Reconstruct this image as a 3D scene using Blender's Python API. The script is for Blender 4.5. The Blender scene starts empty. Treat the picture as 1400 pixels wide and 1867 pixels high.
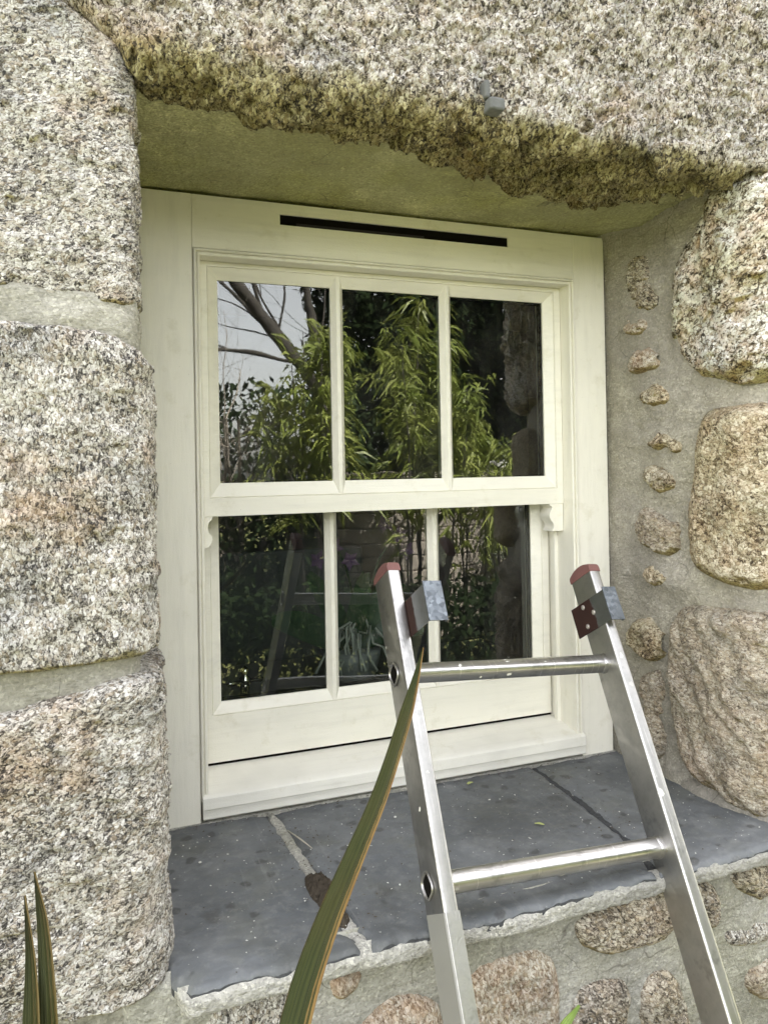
import bpy, math, random
import numpy as np
from mathutils import Matrix, Vector
random.seed(7); rng = np.random.default_rng(7)
SC = bpy.context.scene
COL = SC.collection

# ------------------------------------------------------------------ camera
def rot(rx, ry, rz):
    cx, sx, cy, sy, cz, sz = (math.cos(rx), math.sin(rx), math.cos(ry), math.sin(ry), math.cos(rz), math.sin(rz))
    Rz = np.array([[cz, -sz, 0], [sz, cz, 0], [0, 0, 1]])
    Rx = np.array([[1, 0, 0], [0, cx, -sx], [0, sx, cx]])
    Ry = np.array([[cy, 0, sy], [0, 1, 0], [-sy, 0, cy]])
    return Rz @ Rx @ Ry
CR = rot(math.radians(.4481), math.radians(1.0268), math.radians(-20.5836))
CLOC = (-.1505, -1.3056, -.3835)
cam = bpy.data.cameras.new('camera'); camo = bpy.data.objects.new('camera', cam); COL.objects.link(camo)
cam.sensor_fit = 'HORIZONTAL'; cam.sensor_width = 36; cam.lens = 1379.15 / 1400 * 36
cam.shift_x = -.0004; cam.shift_y = -87.2 / 1400
cam.clip_start = .02; cam.clip_end = 500
M = Matrix.Identity(4)
for i in range(3):
    M[i][0] = CR[i, 0]; M[i][1] = CR[i, 2]; M[i][2] = -CR[i, 1]; M[i][3] = CLOC[i]
camo.matrix_world = M
SC.camera = camo

# ------------------------------------------------------------------ light
SUN_EL, SUN_AZ = math.radians(50), math.radians(28)      # azimuth from +Y (behind the house) towards +X
w = bpy.data.worlds.new('World'); SC.world = w; w.use_nodes = True
nt = w.node_tree; nt.nodes.clear()
sky = nt.nodes.new('ShaderNodeTexSky'); sky.sky_type = 'NISHITA'; sky.sun_disc = False
sky.sun_elevation = SUN_EL; sky.sun_rotation = SUN_AZ; sky.air_density = 1.0; sky.dust_density = 2.5; sky.ozone_density = 1.0
hs = nt.nodes.new('ShaderNodeHueSaturation'); hs.inputs['Saturation'].default_value = .26
bg = nt.nodes.new('ShaderNodeBackground'); bg.inputs['Strength'].default_value = .15
wo = nt.nodes.new('ShaderNodeOutputWorld')
nt.links.new(sky.outputs[0], hs.inputs['Color']); wb = nt.nodes.new('ShaderNodeMix'); wb.data_type = 'RGBA'; wb.blend_type = 'MULTIPLY'; wb.inputs[0].default_value = 1; wb.inputs[7].default_value = (1.045, 1.0, .955, 1)
nt.links.new(hs.outputs[0], wb.inputs[6]); nt.links.new(wb.outputs[2], bg.inputs['Color']); nt.links.new(bg.outputs[0], wo.inputs[0])
sl = bpy.data.lights.new('sun', 'SUN'); sl.energy = 5.0; sl.angle = math.radians(.5); sl.color = (1, .95, .86)
so = bpy.data.objects.new('sun', sl); COL.objects.link(so)
sd = Vector((math.sin(SUN_AZ) * math.cos(SUN_EL), math.cos(SUN_AZ) * math.cos(SUN_EL), math.sin(SUN_EL)))
so.rotation_euler = sd.to_track_quat('Z', 'Y').to_euler(); so.location = (1, 3, 5)
SC.view_settings.view_transform = 'Standard'; SC.view_settings.look = 'None'
SC.view_settings.exposure = 3.13; SC.view_settings.gamma = 1.0
SC.render.engine = 'CYCLES'
try:
    SC.cycles.max_bounces = 8; SC.cycles.transparent_max_bounces = 12; SC.cycles.diffuse_bounces = 4
except Exception: pass

# ------------------------------------------------------------------ numpy noise
def _h(ix, iy, iz, seed=0):
    h = (ix.astype(np.int64) * 374761393 + iy.astype(np.int64) * 668265263 + iz.astype(np.int64) * 2147483647 + seed * 1274126177) & 0xffffffff
    h = ((h ^ (h >> 13)) * 1274126177) & 0xffffffff
    h = ((h ^ (h >> 16)) * 2246822519) & 0xffffffff
    return ((h ^ (h >> 15)) & 0xffffff) / float(0xffffff)
def vnoise(P, scale, seed=0):                      # smooth value noise, -1..1
    Q = P * scale + 1000.0; I = np.floor(Q).astype(np.int64); F = Q - I; F = F * F * F * (F * (F * 6 - 15) + 10)
    r = 0
    for dx in (0, 1):
        for dy in (0, 1):
            for dz in (0, 1):
                wt = (F[:, 0] if dx else 1 - F[:, 0]) * (F[:, 1] if dy else 1 - F[:, 1]) * (F[:, 2] if dz else 1 - F[:, 2])
                r = r + wt * _h(I[:, 0] + dx, I[:, 1] + dy, I[:, 2] + dz, seed)
    return r * 2 - 1
def fbm(P, scale, octv=3, seed=0, gain=.5):
    r = 0; a = 1; t = 0
    for k in range(octv):
        r = r + a * vnoise(P + .37 * k, scale * 2 ** k, seed + k); t += a; a *= gain
    return r / t
def facets(P, scale, seed=0, tilt=.6):             # chipped crystal faces: random height and tilt per Worley cell
    Q = P * scale + 500.0; I = np.floor(Q).astype(np.int64)
    best = np.full(len(P), 1e9); out = np.zeros(len(P))
    for dx in (-1, 0, 1):
        for dy in (-1, 0, 1):
            for dz in (-1, 0, 1):
                a, b, c = I[:, 0] + dx, I[:, 1] + dy, I[:, 2] + dz
                C = np.stack([a + _h(a, b, c, seed + 1), b + _h(a, b, c, seed + 2), c + _h(a, b, c, seed + 3)], 1)
                D = Q - C; d = (D * D).sum(1); m = d < best
                T = np.stack([_h(a, b, c, seed + 4), _h(a, b, c, seed + 5), _h(a, b, c, seed + 6)], 1) * 2 - 1
                val = _h(a, b, c, seed + 7) * 2 - 1 + tilt * 2 * (T * D).sum(1)
                out = np.where(m, val, out); best = np.where(m, d, best)
    return out

# ------------------------------------------------------------------ scene graph helpers
def mesh_obj(name, V, F, mat, parent=None, smooth=True):
    me = bpy.data.meshes.new(name)
    V = np.asarray(V, dtype=float)
    if parent is not None:
        V = V - np.array(root_loc(parent))
    if isinstance(F, np.ndarray) and F.ndim == 2:
        n = F.shape[1]
        me.vertices.add(len(V)); me.vertices.foreach_set('co', V.astype(np.float32).ravel())
        me.loops.add(F.size); me.loops.foreach_set('vertex_index', F.astype(np.int32).ravel())
        me.polygons.add(len(F)); me.polygons.foreach_set('loop_start', np.arange(0, F.size, n, dtype=np.int32))
        me.polygons.foreach_set('loop_total', np.full(len(F), n, dtype=np.int32))
        me.update(calc_edges=True); me.validate()
    else:
        me.from_pydata([tuple(v) for v in V], [], [tuple(int(i) for i in f) for f in F]); me.update()
    if smooth:
        me.polygons.foreach_set('use_smooth', np.ones(len(me.polygons), dtype=bool))
    for m in (mat if isinstance(mat, (list, tuple)) else [mat]): me.materials.append(m)
    o = bpy.data.objects.new(name, me); COL.objects.link(o)
    if parent is not None: o.parent = parent
    return o
def root_loc(o):
    p = Vector((0, 0, 0))
    while o is not None:
        p += o.location; o = o.parent
    return p
def thing(name, label, cat, loc=(0, 0, 0), group=None):
    o = bpy.data.objects.new(name, None); COL.objects.link(o); o.location = loc; o.empty_display_size = .05
    return tag(o, label, cat, group)
def tag(o, label=None, cat=None, group=None, kind=None):
    if label: o['label'] = label
    if cat: o['category'] = cat
    if group: o['group'] = group
    if kind: o['kind'] = kind
    return o
class MB:
    def __init__(s): s.v = []; s.f = []; s.m = []
    def add(s, V, F, mi=0):
        b = len(s.v); s.v += [tuple(map(float, v)) for v in V]; s.f += [tuple(b + i for i in f) for f in F]; s.m += [mi] * len(F); return s
    def box(s, x0, x1, y0, y1, z0, z1, mi=0):
        V = [(x, y, z) for z in (z0, z1) for y in (y0, y1) for x in (x0, x1)]
        return s.add(V, [(0, 2, 3, 1), (4, 5, 7, 6), (0, 1, 5, 4), (2, 6, 7, 3), (0, 4, 6, 2), (1, 3, 7, 5)], mi)
    def obox(s, O, A, B, C, mi=0):                       # box from corner O with edge vectors A, B, C
        O, A, B, C = map(np.array, (O, A, B, C))
        V = [O + i * A + j * B + k * C for k in (0, 1) for j in (0, 1) for i in (0, 1)]
        F = [(0, 2, 3, 1), (4, 5, 7, 6), (0, 1, 5, 4), (2, 6, 7, 3), (0, 4, 6, 2), (1, 3, 7, 5)]
        if np.dot(np.cross(A, B), C) < 0: F = [f[::-1] for f in F]
        return s.add(V, F, mi)
    def tube(s, pts, rad, n=10, caps=True, mi=0):
        pts = [np.array(p, float) for p in pts]; rad = rad if hasattr(rad, '__len__') else [rad] * len(pts)
        up = None; V = []; F = []
        for i, p in enumerate(pts):
            t = (pts[min(i + 1, len(pts) - 1)] - pts[max(i - 1, 0)]); t = t / (np.linalg.norm(t) + 1e-9)
            if up is None:
                up = np.array([0, 0, 1.]) if abs(t[2]) < .9 else np.array([1., 0, 0])
            b = np.cross(t, up); b /= np.linalg.norm(b) + 1e-9; up = np.cross(b, t)
            for k in range(n):
                a = 2 * math.pi * k / n; V.append(p + rad[i] * (math.cos(a) * b + math.sin(a) * up))
        for i in range(len(pts) - 1):
            for k in range(n): F.append((i * n + k, i * n + (k + 1) % n, (i + 1) * n + (k + 1) % n, (i + 1) * n + k))
        if caps: F.append(tuple(range(n))[::-1]); F.append(tuple((len(pts) - 1) * n + k for k in range(n)))
        return s.add(V, F, mi)
    def rings(s, R, close=True, caps=False, mi=0):       # list of equal length point rings
        n = len(R[0]); V = [p for r in R for p in r]; F = []
        for i in range(len(R) - 1):
            for k in range(n if close else n - 1): F.append((i * n + k, i * n + (k + 1) % n, (i + 1) * n + (k + 1) % n, (i + 1) * n + k))
        if caps: F.append(tuple(range(n))[::-1]); F.append(tuple((len(R) - 1) * n + k for k in range(n)))
        return s.add(V, F, mi)
    def build(s, name, mat, parent=None, smooth=False, bevel=0, fix=True):
        o = mesh_obj(name, s.v, s.f, mat, parent, smooth)
        if max(s.m or [0]): o.data.polygons.foreach_set('material_index', np.array(s.m, dtype=np.int32))
        if fix:
            import bmesh
            bm = bmesh.new(); bm.from_mesh(o.data); bmesh.ops.recalc_face_normals(bm, faces=bm.faces); bm.to_mesh(o.data); bm.free()
        if bevel:
            md = o.modifiers.new('bevel', 'BEVEL'); md.width = bevel; md.segments = 2; md.limit_method = 'ANGLE'; md.angle_limit = math.radians(40)
            o.data.polygons.foreach_set('use_smooth', np.ones(len(o.data.polygons), dtype=bool))
            md.harden_normals = True
        return o

# ------------------------------------------------------------------ materials
class NT:
    def __init__(s, name):
        s.mat = bpy.data.materials.new(name); s.mat.use_nodes = True; s.t = s.mat.node_tree; s.t.nodes.clear()
        s.out = s.n('OutputMaterial'); s.tc = s.n('TexCoord')
        s.pos = s.tc.outputs['Object']
    def n(s, typ, **kw):
        nd = s.t.nodes.new('ShaderNode' + typ)
        for k, v in kw.items(): setattr(nd, k, v)
        return nd
    def set(s, sock, v):
        if isinstance(v, bpy.types.NodeSocket): s.t.links.new(v, sock)
        elif isinstance(v, (tuple, list)) and sock.type == 'RGBA': sock.default_value = (*v[:3], 1)
        else: sock.default_value = v
    def math(s, op, a, b=0, c=0, clamp=False):
        m = s.n('Math', operation=op, use_clamp=clamp)
        for i, v in enumerate((a, b, c)): s.set(m.inputs[i], v)
        return m.outputs[0]
    def mapping(s, scale=(1, 1, 1), rot=(0, 0, 0), vec=None):
        m = s.n('Mapping'); s.set(m.inputs['Vector'], vec or s.pos); m.inputs['Scale'].default_value = scale; m.inputs['Rotation'].default_value = rot
        return m.outputs[0]
    def noise(s, scale, detail=4, rough=.55, vec=None, dist=0, col=False):
        m = s.n('TexNoise'); s.set(m.inputs['Vector'], vec or s.pos); m.inputs['Scale'].default_value = scale
        m.inputs['Detail'].default_value = detail; m.inputs['Roughness'].default_value = rough; m.inputs['Distortion'].default_value = dist
        return m.outputs[1 if col else 0]
    def voro(s, scale, vec=None, feature='F1', rnd=1):
        m = s.n('TexVoronoi', feature=feature); s.set(m.inputs['Vector'], vec or s.pos); m.inputs['Scale'].default_value = scale; m.inputs['Randomness'].default_value = rnd
        return m
    def ramp(s, fac, stops, interp='LINEAR'):
        m = s.n('ValToRGB'); s.set(m.inputs[0], fac); r = m.color_ramp; r.interpolation = interp
        while len(r.elements) < len(stops): r.elements.new(.5)
        for e, (p, c) in zip(r.elements, stops):
            e.position = p; e.color = (*(c if isinstance(c, (tuple, list)) else (c, c, c)), 1)
        return m.outputs[0]
    def mix(s, f, a, b, mode='MIX'):
        m = s.n('Mix', data_type='RGBA', blend_type=mode); s.set(m.inputs[0], f); s.set(m.inputs[6], a); s.set(m.inputs[7], b)
        return m.outputs[2]
    def jitter(s, scale, amount, vec=None):               # vector distorted by noise
        nz = s.noise(scale, 2, .5, vec, col=True)
        v1 = s.n('VectorMath', operation='SUBTRACT'); s.set(v1.inputs[0], nz); v1.inputs[1].default_value = (.5, .5, .5)
        v2 = s.n('VectorMath', operation='SCALE'); s.set(v2.inputs[0], v1.outputs[0]); v2.inputs['Scale'].default_value = amount
        v3 = s.n('VectorMath', operation='ADD'); s.set(v3.inputs[0], vec or s.pos); s.set(v3.inputs[1], v2.outputs[0])
        return v3.outputs[0]
    def bump(s, h, dist, strength=1, nrm=None):
        m = s.n('Bump'); m.inputs['Strength'].default_value = strength; m.inputs['Distance'].default_value = dist; s.set(m.inputs['Height'], h)
        if nrm: s.set(m.inputs['Normal'], nrm)
        return m.outputs[0]
    def bsdf(s, col, rough=.8, metal=0, nrm=None, spec=.3, **kw):
        b = s.n('BsdfPrincipled'); s.set(b.inputs['Base Color'], col); s.set(b.inputs['Roughness'], rough); s.set(b.inputs['Metallic'], metal)
        b.inputs['Specular IOR Level'].default_value = spec
        if nrm: s.set(b.inputs['Normal'], nrm)
        for k, v in kw.items(): s.set(b.inputs[k.replace('_', ' ')], v)
        s.t.links.new(b.outputs[0], s.out.inputs[0]); return b

def granite(name, cell=150, stops=None, stain=(.30, .19, .10), stain_amt=.45, stain_cut=.55, algae=0, moss_under=1, rust=0, bump=1.0, seedrot=0, tone=1.0, lip=None, mossy=(.42, .72)):
    t = NT(name)
    v0 = t.jitter(120, .007, t.mapping((1, 1, 1), (seedrot, .3 + seedrot, seedrot * 2)))
    v1 = t.mapping((1.0, 1.0, 1.55), (.2, .5, .3), v0)
    A = t.voro(cell, v1); B = t.voro(cell * 2.3, v1)
    sep = t.n('SeparateColor'); t.set(sep.inputs[0], A.outputs['Color']); sepb = t.n('SeparateColor'); t.set(sepb.inputs[0], B.outputs['Color'])
    E = t.voro(cell, v1, 'DISTANCE_TO_EDGE')
    fine = t.noise(cell * 3.2, 3, .7, t.mapping((1, 1, 2.4), (.5, .9, .2), v0))
    mixv = t.math('ADD', t.math('MULTIPLY', sep.outputs[0], .44), t.math('MULTIPLY', sepb.outputs[0], .34))
    mixv = t.math('ADD', mixv, t.math('MULTIPLY', fine, .36))
    mixv = t.math('SUBTRACT', mixv, t.math('MULTIPLY', t.ramp(E.outputs['Distance'], [(.0, 1), (.10, 0)]), .20))  # shade of the cracks between crystals painted in as darker cell edges
    big = t.noise(17, 5, .65, dist=.4); mixv = t.math('ADD', mixv, t.math('MULTIPLY', t.math('SUBTRACT', big, .5), .60))
    stops = stops or [(.24, (.030, .027, .025)), (.345, (.115, .104, .09)), (.45, (.30, .275, .235)), (.54, (.48, .45, .395)), (.67, (.64, .615, .56)), (.82, (.84, .82, .77))]
    c = t.ramp(mixv, stops)
    # warm feldspar and iron tints between crystals
    c = t.mix(t.math('MULTIPLY', t.ramp(sep.outputs[1], [(.74, 0), (.88, 1)]), .4), c, (.44, .35, .23), 'MIX')
    st = t.noise(7, 5, .62, dist=.3)
    c = t.mix(t.math('MULTIPLY', t.ramp(st, [(stain_cut, 0), (stain_cut + .12, 1)]), stain_amt), c, t.mix(1, c, tuple(min(1, x * 2.4) for x in stain), 'MULTIPLY'))
    gr = t.noise(11, 4, .6, t.mapping((1, 1, 1), (1, 1, 1)))
    c = t.mix(t.math('MULTIPLY', t.ramp(gr, [(.54, 0), (.66, 1)]), .5), c, t.mix(1, c, (.50, .53, .58), 'MULTIPLY'))
    if rust: c = t.mix(t.math('MULTIPLY', t.ramp(t.noise(18, 4, .65), [(.45, 0), (.62, 1)]), rust), c, t.mix(1, c, (.80, .42, .20), 'MULTIPLY'))
    if algae: c = t.mix(t.math('MULTIPLY', t.ramp(t.noise(9, 4, .6, t.mapping((1, 1, 1), (2, 1, 0))), [(.4, 0), (.65, 1)]), algae), c, t.mix(1, c, (.62, .60, .28), 'MULTIPLY'))
    if lip is not None:      # algae band along the lower edge of the stone
        sp_ = t.n('SeparateXYZ'); t.set(sp_.inputs[0], t.pos)
        lf = t.math('ADD', t.math('SUBTRACT', lip, t.math('ADD', sp_.outputs[2], t.math('MULTIPLY', sp_.outputs[0], .045))), t.math('MULTIPLY', t.math('SUBTRACT', t.noise(13, 5, .65), .5), .085))
        c = t.mix(t.math('MULTIPLY', t.ramp(t.math('MULTIPLY', lf, 20), [(.0, 0), (.55, 1)]), .9), c, t.mix(1, c, (.64, .61, .33), 'MULTIPLY'))
    if moss_under:       # algae grows where the stone faces down
        g = t.n('NewGeometry'); sx = t.n('SeparateXYZ'); t.set(sx.inputs[0], g.outputs['Normal'])
        f = t.math('ADD', t.math('MULTIPLY', sx.outputs[2], -1), t.math('MULTIPLY', t.math('SUBTRACT', t.noise(40, 3), .5), .6))
        f = t.ramp(f, [(mossy[0], 0), (mossy[1], 1)])
        c = t.mix(t.math('MULTIPLY', f, .85 * moss_under), c, t.mix(1, c, (.56, .51, .22), 'MULTIPLY'))
    if tone != 1: c = t.mix(1, c, (tone, tone, tone), 'MULTIPLY')
    # flaky relief
    sp2 = t.math('SUBTRACT', sep.outputs[2], t.math('MULTIPLY', A.outputs['Distance'], .8))
    hh = t.math('ADD', t.math('MULTIPLY', sp2, .6), t.math('MULTIPLY', sepb.outputs[1], .35))
    hh = t.math('ADD', hh, t.math('MULTIPLY', t.noise(cell * 1.2, 4, .7), .8))
    n1 = t.bump(hh, .0030 * bump, .8)
    t.bsdf(c, t.ramp(sep.outputs[1], [(0, .55), (1, .9)]), 0, n1, .35)
    return t.mat

def mortar_mat(name, col=(.40, .385, .33), var=(.30, .29, .24), green=.15, scale=30, bump=1.2, spk=.38):
    t = NT(name)
    n1 = t.noise(6, 5, .6); n2 = t.noise(scale * 8, 4, .7); n3 = t.noise(scale, 5, .65, t.mapping((1, 1, 2.2)))
    c = t.mix(t.ramp(n1, [(.35, 0), (.68, 1)]), col, var)
    c = t.mix(t.math('MULTIPLY', t.ramp(n3, [(.52, 0), (.66, 1)]), .4), c, tuple(x * 1.35 for x in col))
    c = t.mix(t.math('MULTIPLY', t.ramp(t.noise(4.5, 3, .6, t.mapping((1, 1, 1), (1, 0, 1))), [(.45, 0), (.62, 1)]), green), c, t.mix(1, c, (.78, .80, .42), 'MULTIPLY'))
    sp = t.voro(330, t.jitter(60, .01)); sg = t.n('SeparateColor'); t.set(sg.inputs[0], sp.outputs['Color'])
    c = t.mix(spk, c, t.mix(1, c, t.ramp(sg.outputs[0], [(0, .30), (.3, .85), (.8, 1.1), (1, 1.9)]), 'MULTIPLY'))
    big = t.noise(2.6, 5, .65, t.mapping((1, 1, 1), (4, 2, 0)))
    c = t.mix(t.math('MULTIPLY', t.ramp(big, [(.46, 0), (.60, 1)]), .45), c, tuple(x * .55 for x in col))
    crk = t.voro(9, t.jitter(14, .08), 'DISTANCE_TO_EDGE'); ck = t.math('MULTIPLY', t.ramp(crk.outputs['Distance'], [(.0, 1), (.012, 0)]), t.ramp(t.noise(7, 2), [(.5, 0), (.6, 1)]))
    c = t.mix(t.math('MULTIPLY', ck, .6), c, (.07, .06, .045))
    c = t.mix(t.ramp(n2, [(.30, .5), (.42, 0)]), c, tuple(x * .35 for x in col))
    h = t.math('ADD', t.math('MULTIPLY', n3, 1.5), t.math('MULTIPLY', n2, .45))
    t.bsdf(c, .92, 0, t.bump(h, .0065 * bump, .8), .2)
    return t.mat

def paint(name, col=(.85, .825, .72), grain=(1, 1, 1), dirt=.3):
    t = NT(name)
    g = t.noise(60, 4, .6, t.mapping(grain)); b = t.noise(9, 4, .6)
    c = t.mix(t.math('MULTIPLY', t.ramp(b, [(.45, 0), (.75, 1)]), dirt), col, tuple(x * .80 for x in col))
    c = t.mix(t.math('MULTIPLY', t.ramp(g, [(.50, 0), (.72, 1)]), .40), c, tuple(x * .80 for x in col))
    sm = t.noise(22, 5, .7, t.mapping((1, 1, 1), (1, 2, 3))); c = t.mix(t.math('MULTIPLY', t.ramp(sm, [(.58, 0), (.70, 1)]), .35), c, tuple(a * b for a, b in zip(col, (.74, .72, .62))))
    sp = t.voro(75); c = t.mix(t.math('MULTIPLY', t.ramp(sp.outputs['Distance'], [(.025, 1), (.05, 0)]), .5), c, (.30, .26, .18))
    # dirt gathers in grooves
    ao = t.n('AmbientOcclusion'); ao.inputs['Distance'].default_value = .006; ao.samples = 4
    t.set(ao.inputs['Color'], (1, 1, 1))
    c = t.mix(t.math('MULTIPLY', t.ramp(ao.outputs['AO'], [(.25, 1), (.55, 0)]), .0), c, (.33, .28, .16))
    t.bsdf(c, .42, 0, t.bump(t.math('ADD', t.math('MULTIPLY', g, .8), t.math('MULTIPLY', t.noise(500, 2), .2)), .0020, .75), .45)
    return t.mat

MAT = {}
MAT['granite'] = granite('granite_pale', 225, tone=.84)
MAT['granite_lintel'] = granite('granite_lintel', 165, stops=[(.25, (.025, .021, .017)), (.355, (.115, .096, .075)), (.455, (.32, .28, .225)), (.54, (.52, .47, .40)), (.68, (.66, .62, .56)), (.84, (.84, .81, .76))], stain_amt=.4, moss_under=.35, bump=1.6, seedrot=.7, lip=2.030, mossy=(.5, .8), tone=.86)
MAT['granite_grey'] = granite('granite_grey', 215, seedrot=1.3, stain_amt=.5, tone=.84)
MAT['granite_tan'] = granite('granite_tan', 170, stops=[(.20, (.05, .036, .025)), (.31, (.17, .13, .08)), (.45, (.36, .30, .20)), (.60, (.52, .46, .34)), (.8, (.74, .68, .55))], stain_amt=.3, rust=.2, algae=.25, seedrot=2.1, bump=1.4)
MAT['granite_tan2'] = granite('granite_tan_grey', 190, stops=[(.16, (.09, .072, .055)), (.30, (.22, .18, .135)), (.45, (.36, .31, .24)), (.62, (.47, .42, .34)), (.8, (.62, .57, .48))], stain_amt=.25, rust=.12, algae=.15, seedrot=2.9, bump=1.6)
MAT['granite_bright'] = granite('granite_bright', 140, stops=[(.26, (.035, .028, .02)), (.36, (.15, .12, .08)), (.45, (.40, .36, .30)), (.56, (.70, .68, .64)), (.75, (.90, .89, .87))], stain_amt=.7, rust=.35, algae=.55, seedrot=.4, bump=1.6)
MAT['granite_brown'] = granite('granite_brown', 180, stops=[(.22, (.035, .03, .024)), (.34, (.12, .10, .078)), (.46, (.25, .215, .17)), (.60, (.40, .36, .30)), (.8, (.66, .62, .54))], stain_amt=.25, rust=.08, algae=.25, seedrot=3.3)
MAT['granite_orange'] = granite('granite_orange', 190, stops=[(.14, (.10, .075, .05)), (.28, (.24, .175, .115)), (.45, (.37, .32, .25)), (.62, (.48, .44, .37)), (.8, (.64, .60, .52))], stain_amt=.5, rust=.3, seedrot=4.1, bump=.6)
MAT['mortar'] = mortar_mat('mortar_grey')
MAT['mortar_jamb'] = mortar_mat('mortar_jamb', (.44, .41, .355), (.31, .29, .24), .15, 30, 1.3)
MAT['mortar_soffit'] = mortar_mat('mortar_soffit', (.52, .51, .28), (.37, .355, .18), .5, 16, 1.8, .4)  # yellow-green bounce light from the garden put into this mortar colour
MAT['mortar_low'] = mortar_mat('mortar_low', (.43, .42, .375), (.30, .295, .255), .2)
MAT['bed'] = mortar_mat('mortar_bed', (.58, .565, .51), (.42, .41, .365), .15, 50, 1.8, .45)
MAT['paint'] = paint('cream_paint', grain=(1, 1, .12))
MAT['paint_h'] = paint('cream_paint_rail', grain=(.10, 1, 1))
MAT['paint_sill'] = paint('cream_paint_sill', (.85, .83, .745), grain=(.08, 1, 1), dirt=.5)

def simple(name, col, rough=.6, metal=0, spec=.4, noise_amt=.25, scale=40, bump=0):
    t = NT(name); n = t.noise(scale, 4, .6)
    c = t.mix(t.math('MULTIPLY', n, noise_amt * 2), col, tuple(x * .55 for x in col))
    t.bsdf(c, rough, metal, t.bump(n, bump) if bump else None, spec); return t.mat

def slate_mat():
    t = NT('slate')
    n1 = t.noise(5, 6, .62); n2 = t.noise(26, 5, .65, t.mapping((1, 1, 1), (0, 0, .4))); n3 = t.noise(260, 3, .6)
    c = t.mix(t.ramp(n1, [(.33, 0), (.68, 1)]), (.090, .098, .104), (.170, .180, .186))
    c = t.mix(t.math('MULTIPLY', t.ramp(n2, [(.5, 0), (.72, 1)]), .5), c, (.24, .245, .235))
    c = t.mix(t.math('MULTIPLY', t.ramp(t.noise(9, 4, .6, t.mapping((1, 1, 1), (0, 0, 2))), [(.52, 0), (.66, 1)]), .35), c, (.15, .155, .125))
    # dried wet spots and droppings
    v = t.voro(30, t.jitter(40, .02)); sp = t.n('SeparateColor'); t.set(sp.inputs[0], v.outputs['Color'])
    spot = t.math('MULTIPLY', t.ramp(v.outputs['Distance'], [(.20, 1), (.30, 0)]), t.ramp(sp.outputs[0], [(.62, 0), (.66, 1)]))
    sy = t.n('SeparateXYZ'); t.set(sy.inputs[0], t.pos)
    spot = t.math('MULTIPLY', spot, t.ramp(sy.outputs[1], [(.0, 0)] if False else [(.0, 0), (1, 1)]) if False else 1.0)
    vb = t.voro(13, t.jitter(25, .05)); sb = t.n('SeparateColor'); t.set(sb.inputs[0], vb.outputs['Color'])
    spb = t.math('MULTIPLY', t.ramp(vb.outputs['Distance'], [(.16, 1), (.26, 0)]), t.ramp(sb.outputs[0], [(.70, 0), (.74, 1)]))
    c = t.mix(t.math('MULTIPLY', spot, .6), c, (.035, .033, .03)); c = t.mix(t.math('MULTIPLY', spb, .5), c, (.05, .047, .043))
    strk = t.noise(55, 4, .7, t.mapping((1, .06, 1), (0, 0, .5))); c = t.mix(t.math('MULTIPLY', t.ramp(strk, [(.60, 0), (.70, 1)]), .35), c, (.26, .27, .265))
    v2 = t.voro(150, t.jitter(90, .012)); sp2 = t.n('SeparateColor'); t.set(sp2.inputs[0], v2.outputs['Color'])
    fl = t.math('MULTIPLY', t.ramp(v2.outputs['Distance'], [(.16, 1), (.24, 0)]), t.ramp(sp2.outputs[0], [(.965, 0), (.975, 1)]))
    c = t.mix(t.math('MULTIPLY', fl, .35), c, (.5, .51, .48))
    gz = t.noise(3.2, 5, .7, t.mapping((1, 1, 1), (0, 0, 5)))
    c = t.mix(t.math('MULTIPLY', t.ramp(gz, [(.48, 0), (.60, 1)]), .45), c, (.060, .062, .060))
    c = t.mix(t.math('MULTIPLY', t.ramp(t.noise(60, 5, .75), [(.52, 0), (.70, 1)]), .35), c, (.27, .275, .26))
    h = t.math('ADD', t.math('ADD', t.math('MULTIPLY', n2, .8), t.math('MULTIPLY', n3, .25)), t.math('MULTIPLY', n1, 2.0))
    t.bsdf(c, t.ramp(n2, [(.3, .5), (.7, .72)]), 0, t.bump(h, .0022, .8), .45); return t.mat
MAT['slate'] = slate_mat()
MAT['slate_edge'] = simple('slate_edge', (.085, .088, .09), .85, 0, .2, .5, 200, .004)

def metal_mat(name, col=(.50, .49, .47), rough=.36, grime=.5, axis=(1, 1, 1), paintspots=0):
    t = NT(name)
    n = t.noise(35, 5, .65, t.mapping(axis)); f = t.noise(400, 3, .6, t.mapping(axis)); b = t.noise(8, 4)
    c = t.mix(t.math('MULTIPLY', t.ramp(n, [(.42, 0), (.72, 1)]), grime), col, tuple(x * .55 for x in col))
    c = t.mix(t.math('MULTIPLY', f, .25), c, tuple(x * .7 for x in col))
    scr = t.noise(260, 2, .5, t.mapping((1, .05, .05), (.5, .3, 0))); sc2 = t.noise(18, 4, .7, t.mapping((1, 1, 1), (2, 0, 1)))
    c = t.mix(t.math('MULTIPLY', t.ramp(scr, [(.62, 0), (.68, 1)]), .45), c, tuple(min(1, x * 1.5) for x in col))
    c = t.mix(t.math('MULTIPLY', t.ramp(sc2, [(.56, 0), (.66, 1)]), .5), c, tuple(x * .42 for x in col))
    metal = 1.0
    rr = t.math('ADD', t.math('MULTIPLY', n, .25), rough - .1)
    if paintspots:
        v = t.voro(60, t.jitter(120, .012)); s2 = t.n('SeparateColor'); t.set(s2.inputs[0], v.outputs['Color'])
        m = t.math('MULTIPLY', t.ramp(v.outputs['Distance'], [(.22, 1), (.28, 0)]), t.ramp(s2.outputs[0], [(1 - paintspots, 0), (1 - paintspots + .02, 1)]))
        c = t.mix(m, c, (.78, .77, .70)); metal = t.math('SUBTRACT', 1, m); rr = t.math('ADD', rr, t.math('MULTIPLY', m, .25))
    t.bsdf(c, rr, metal, t.bump(t.math('ADD', f, n), .0004, .6), .5); return t.mat
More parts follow.
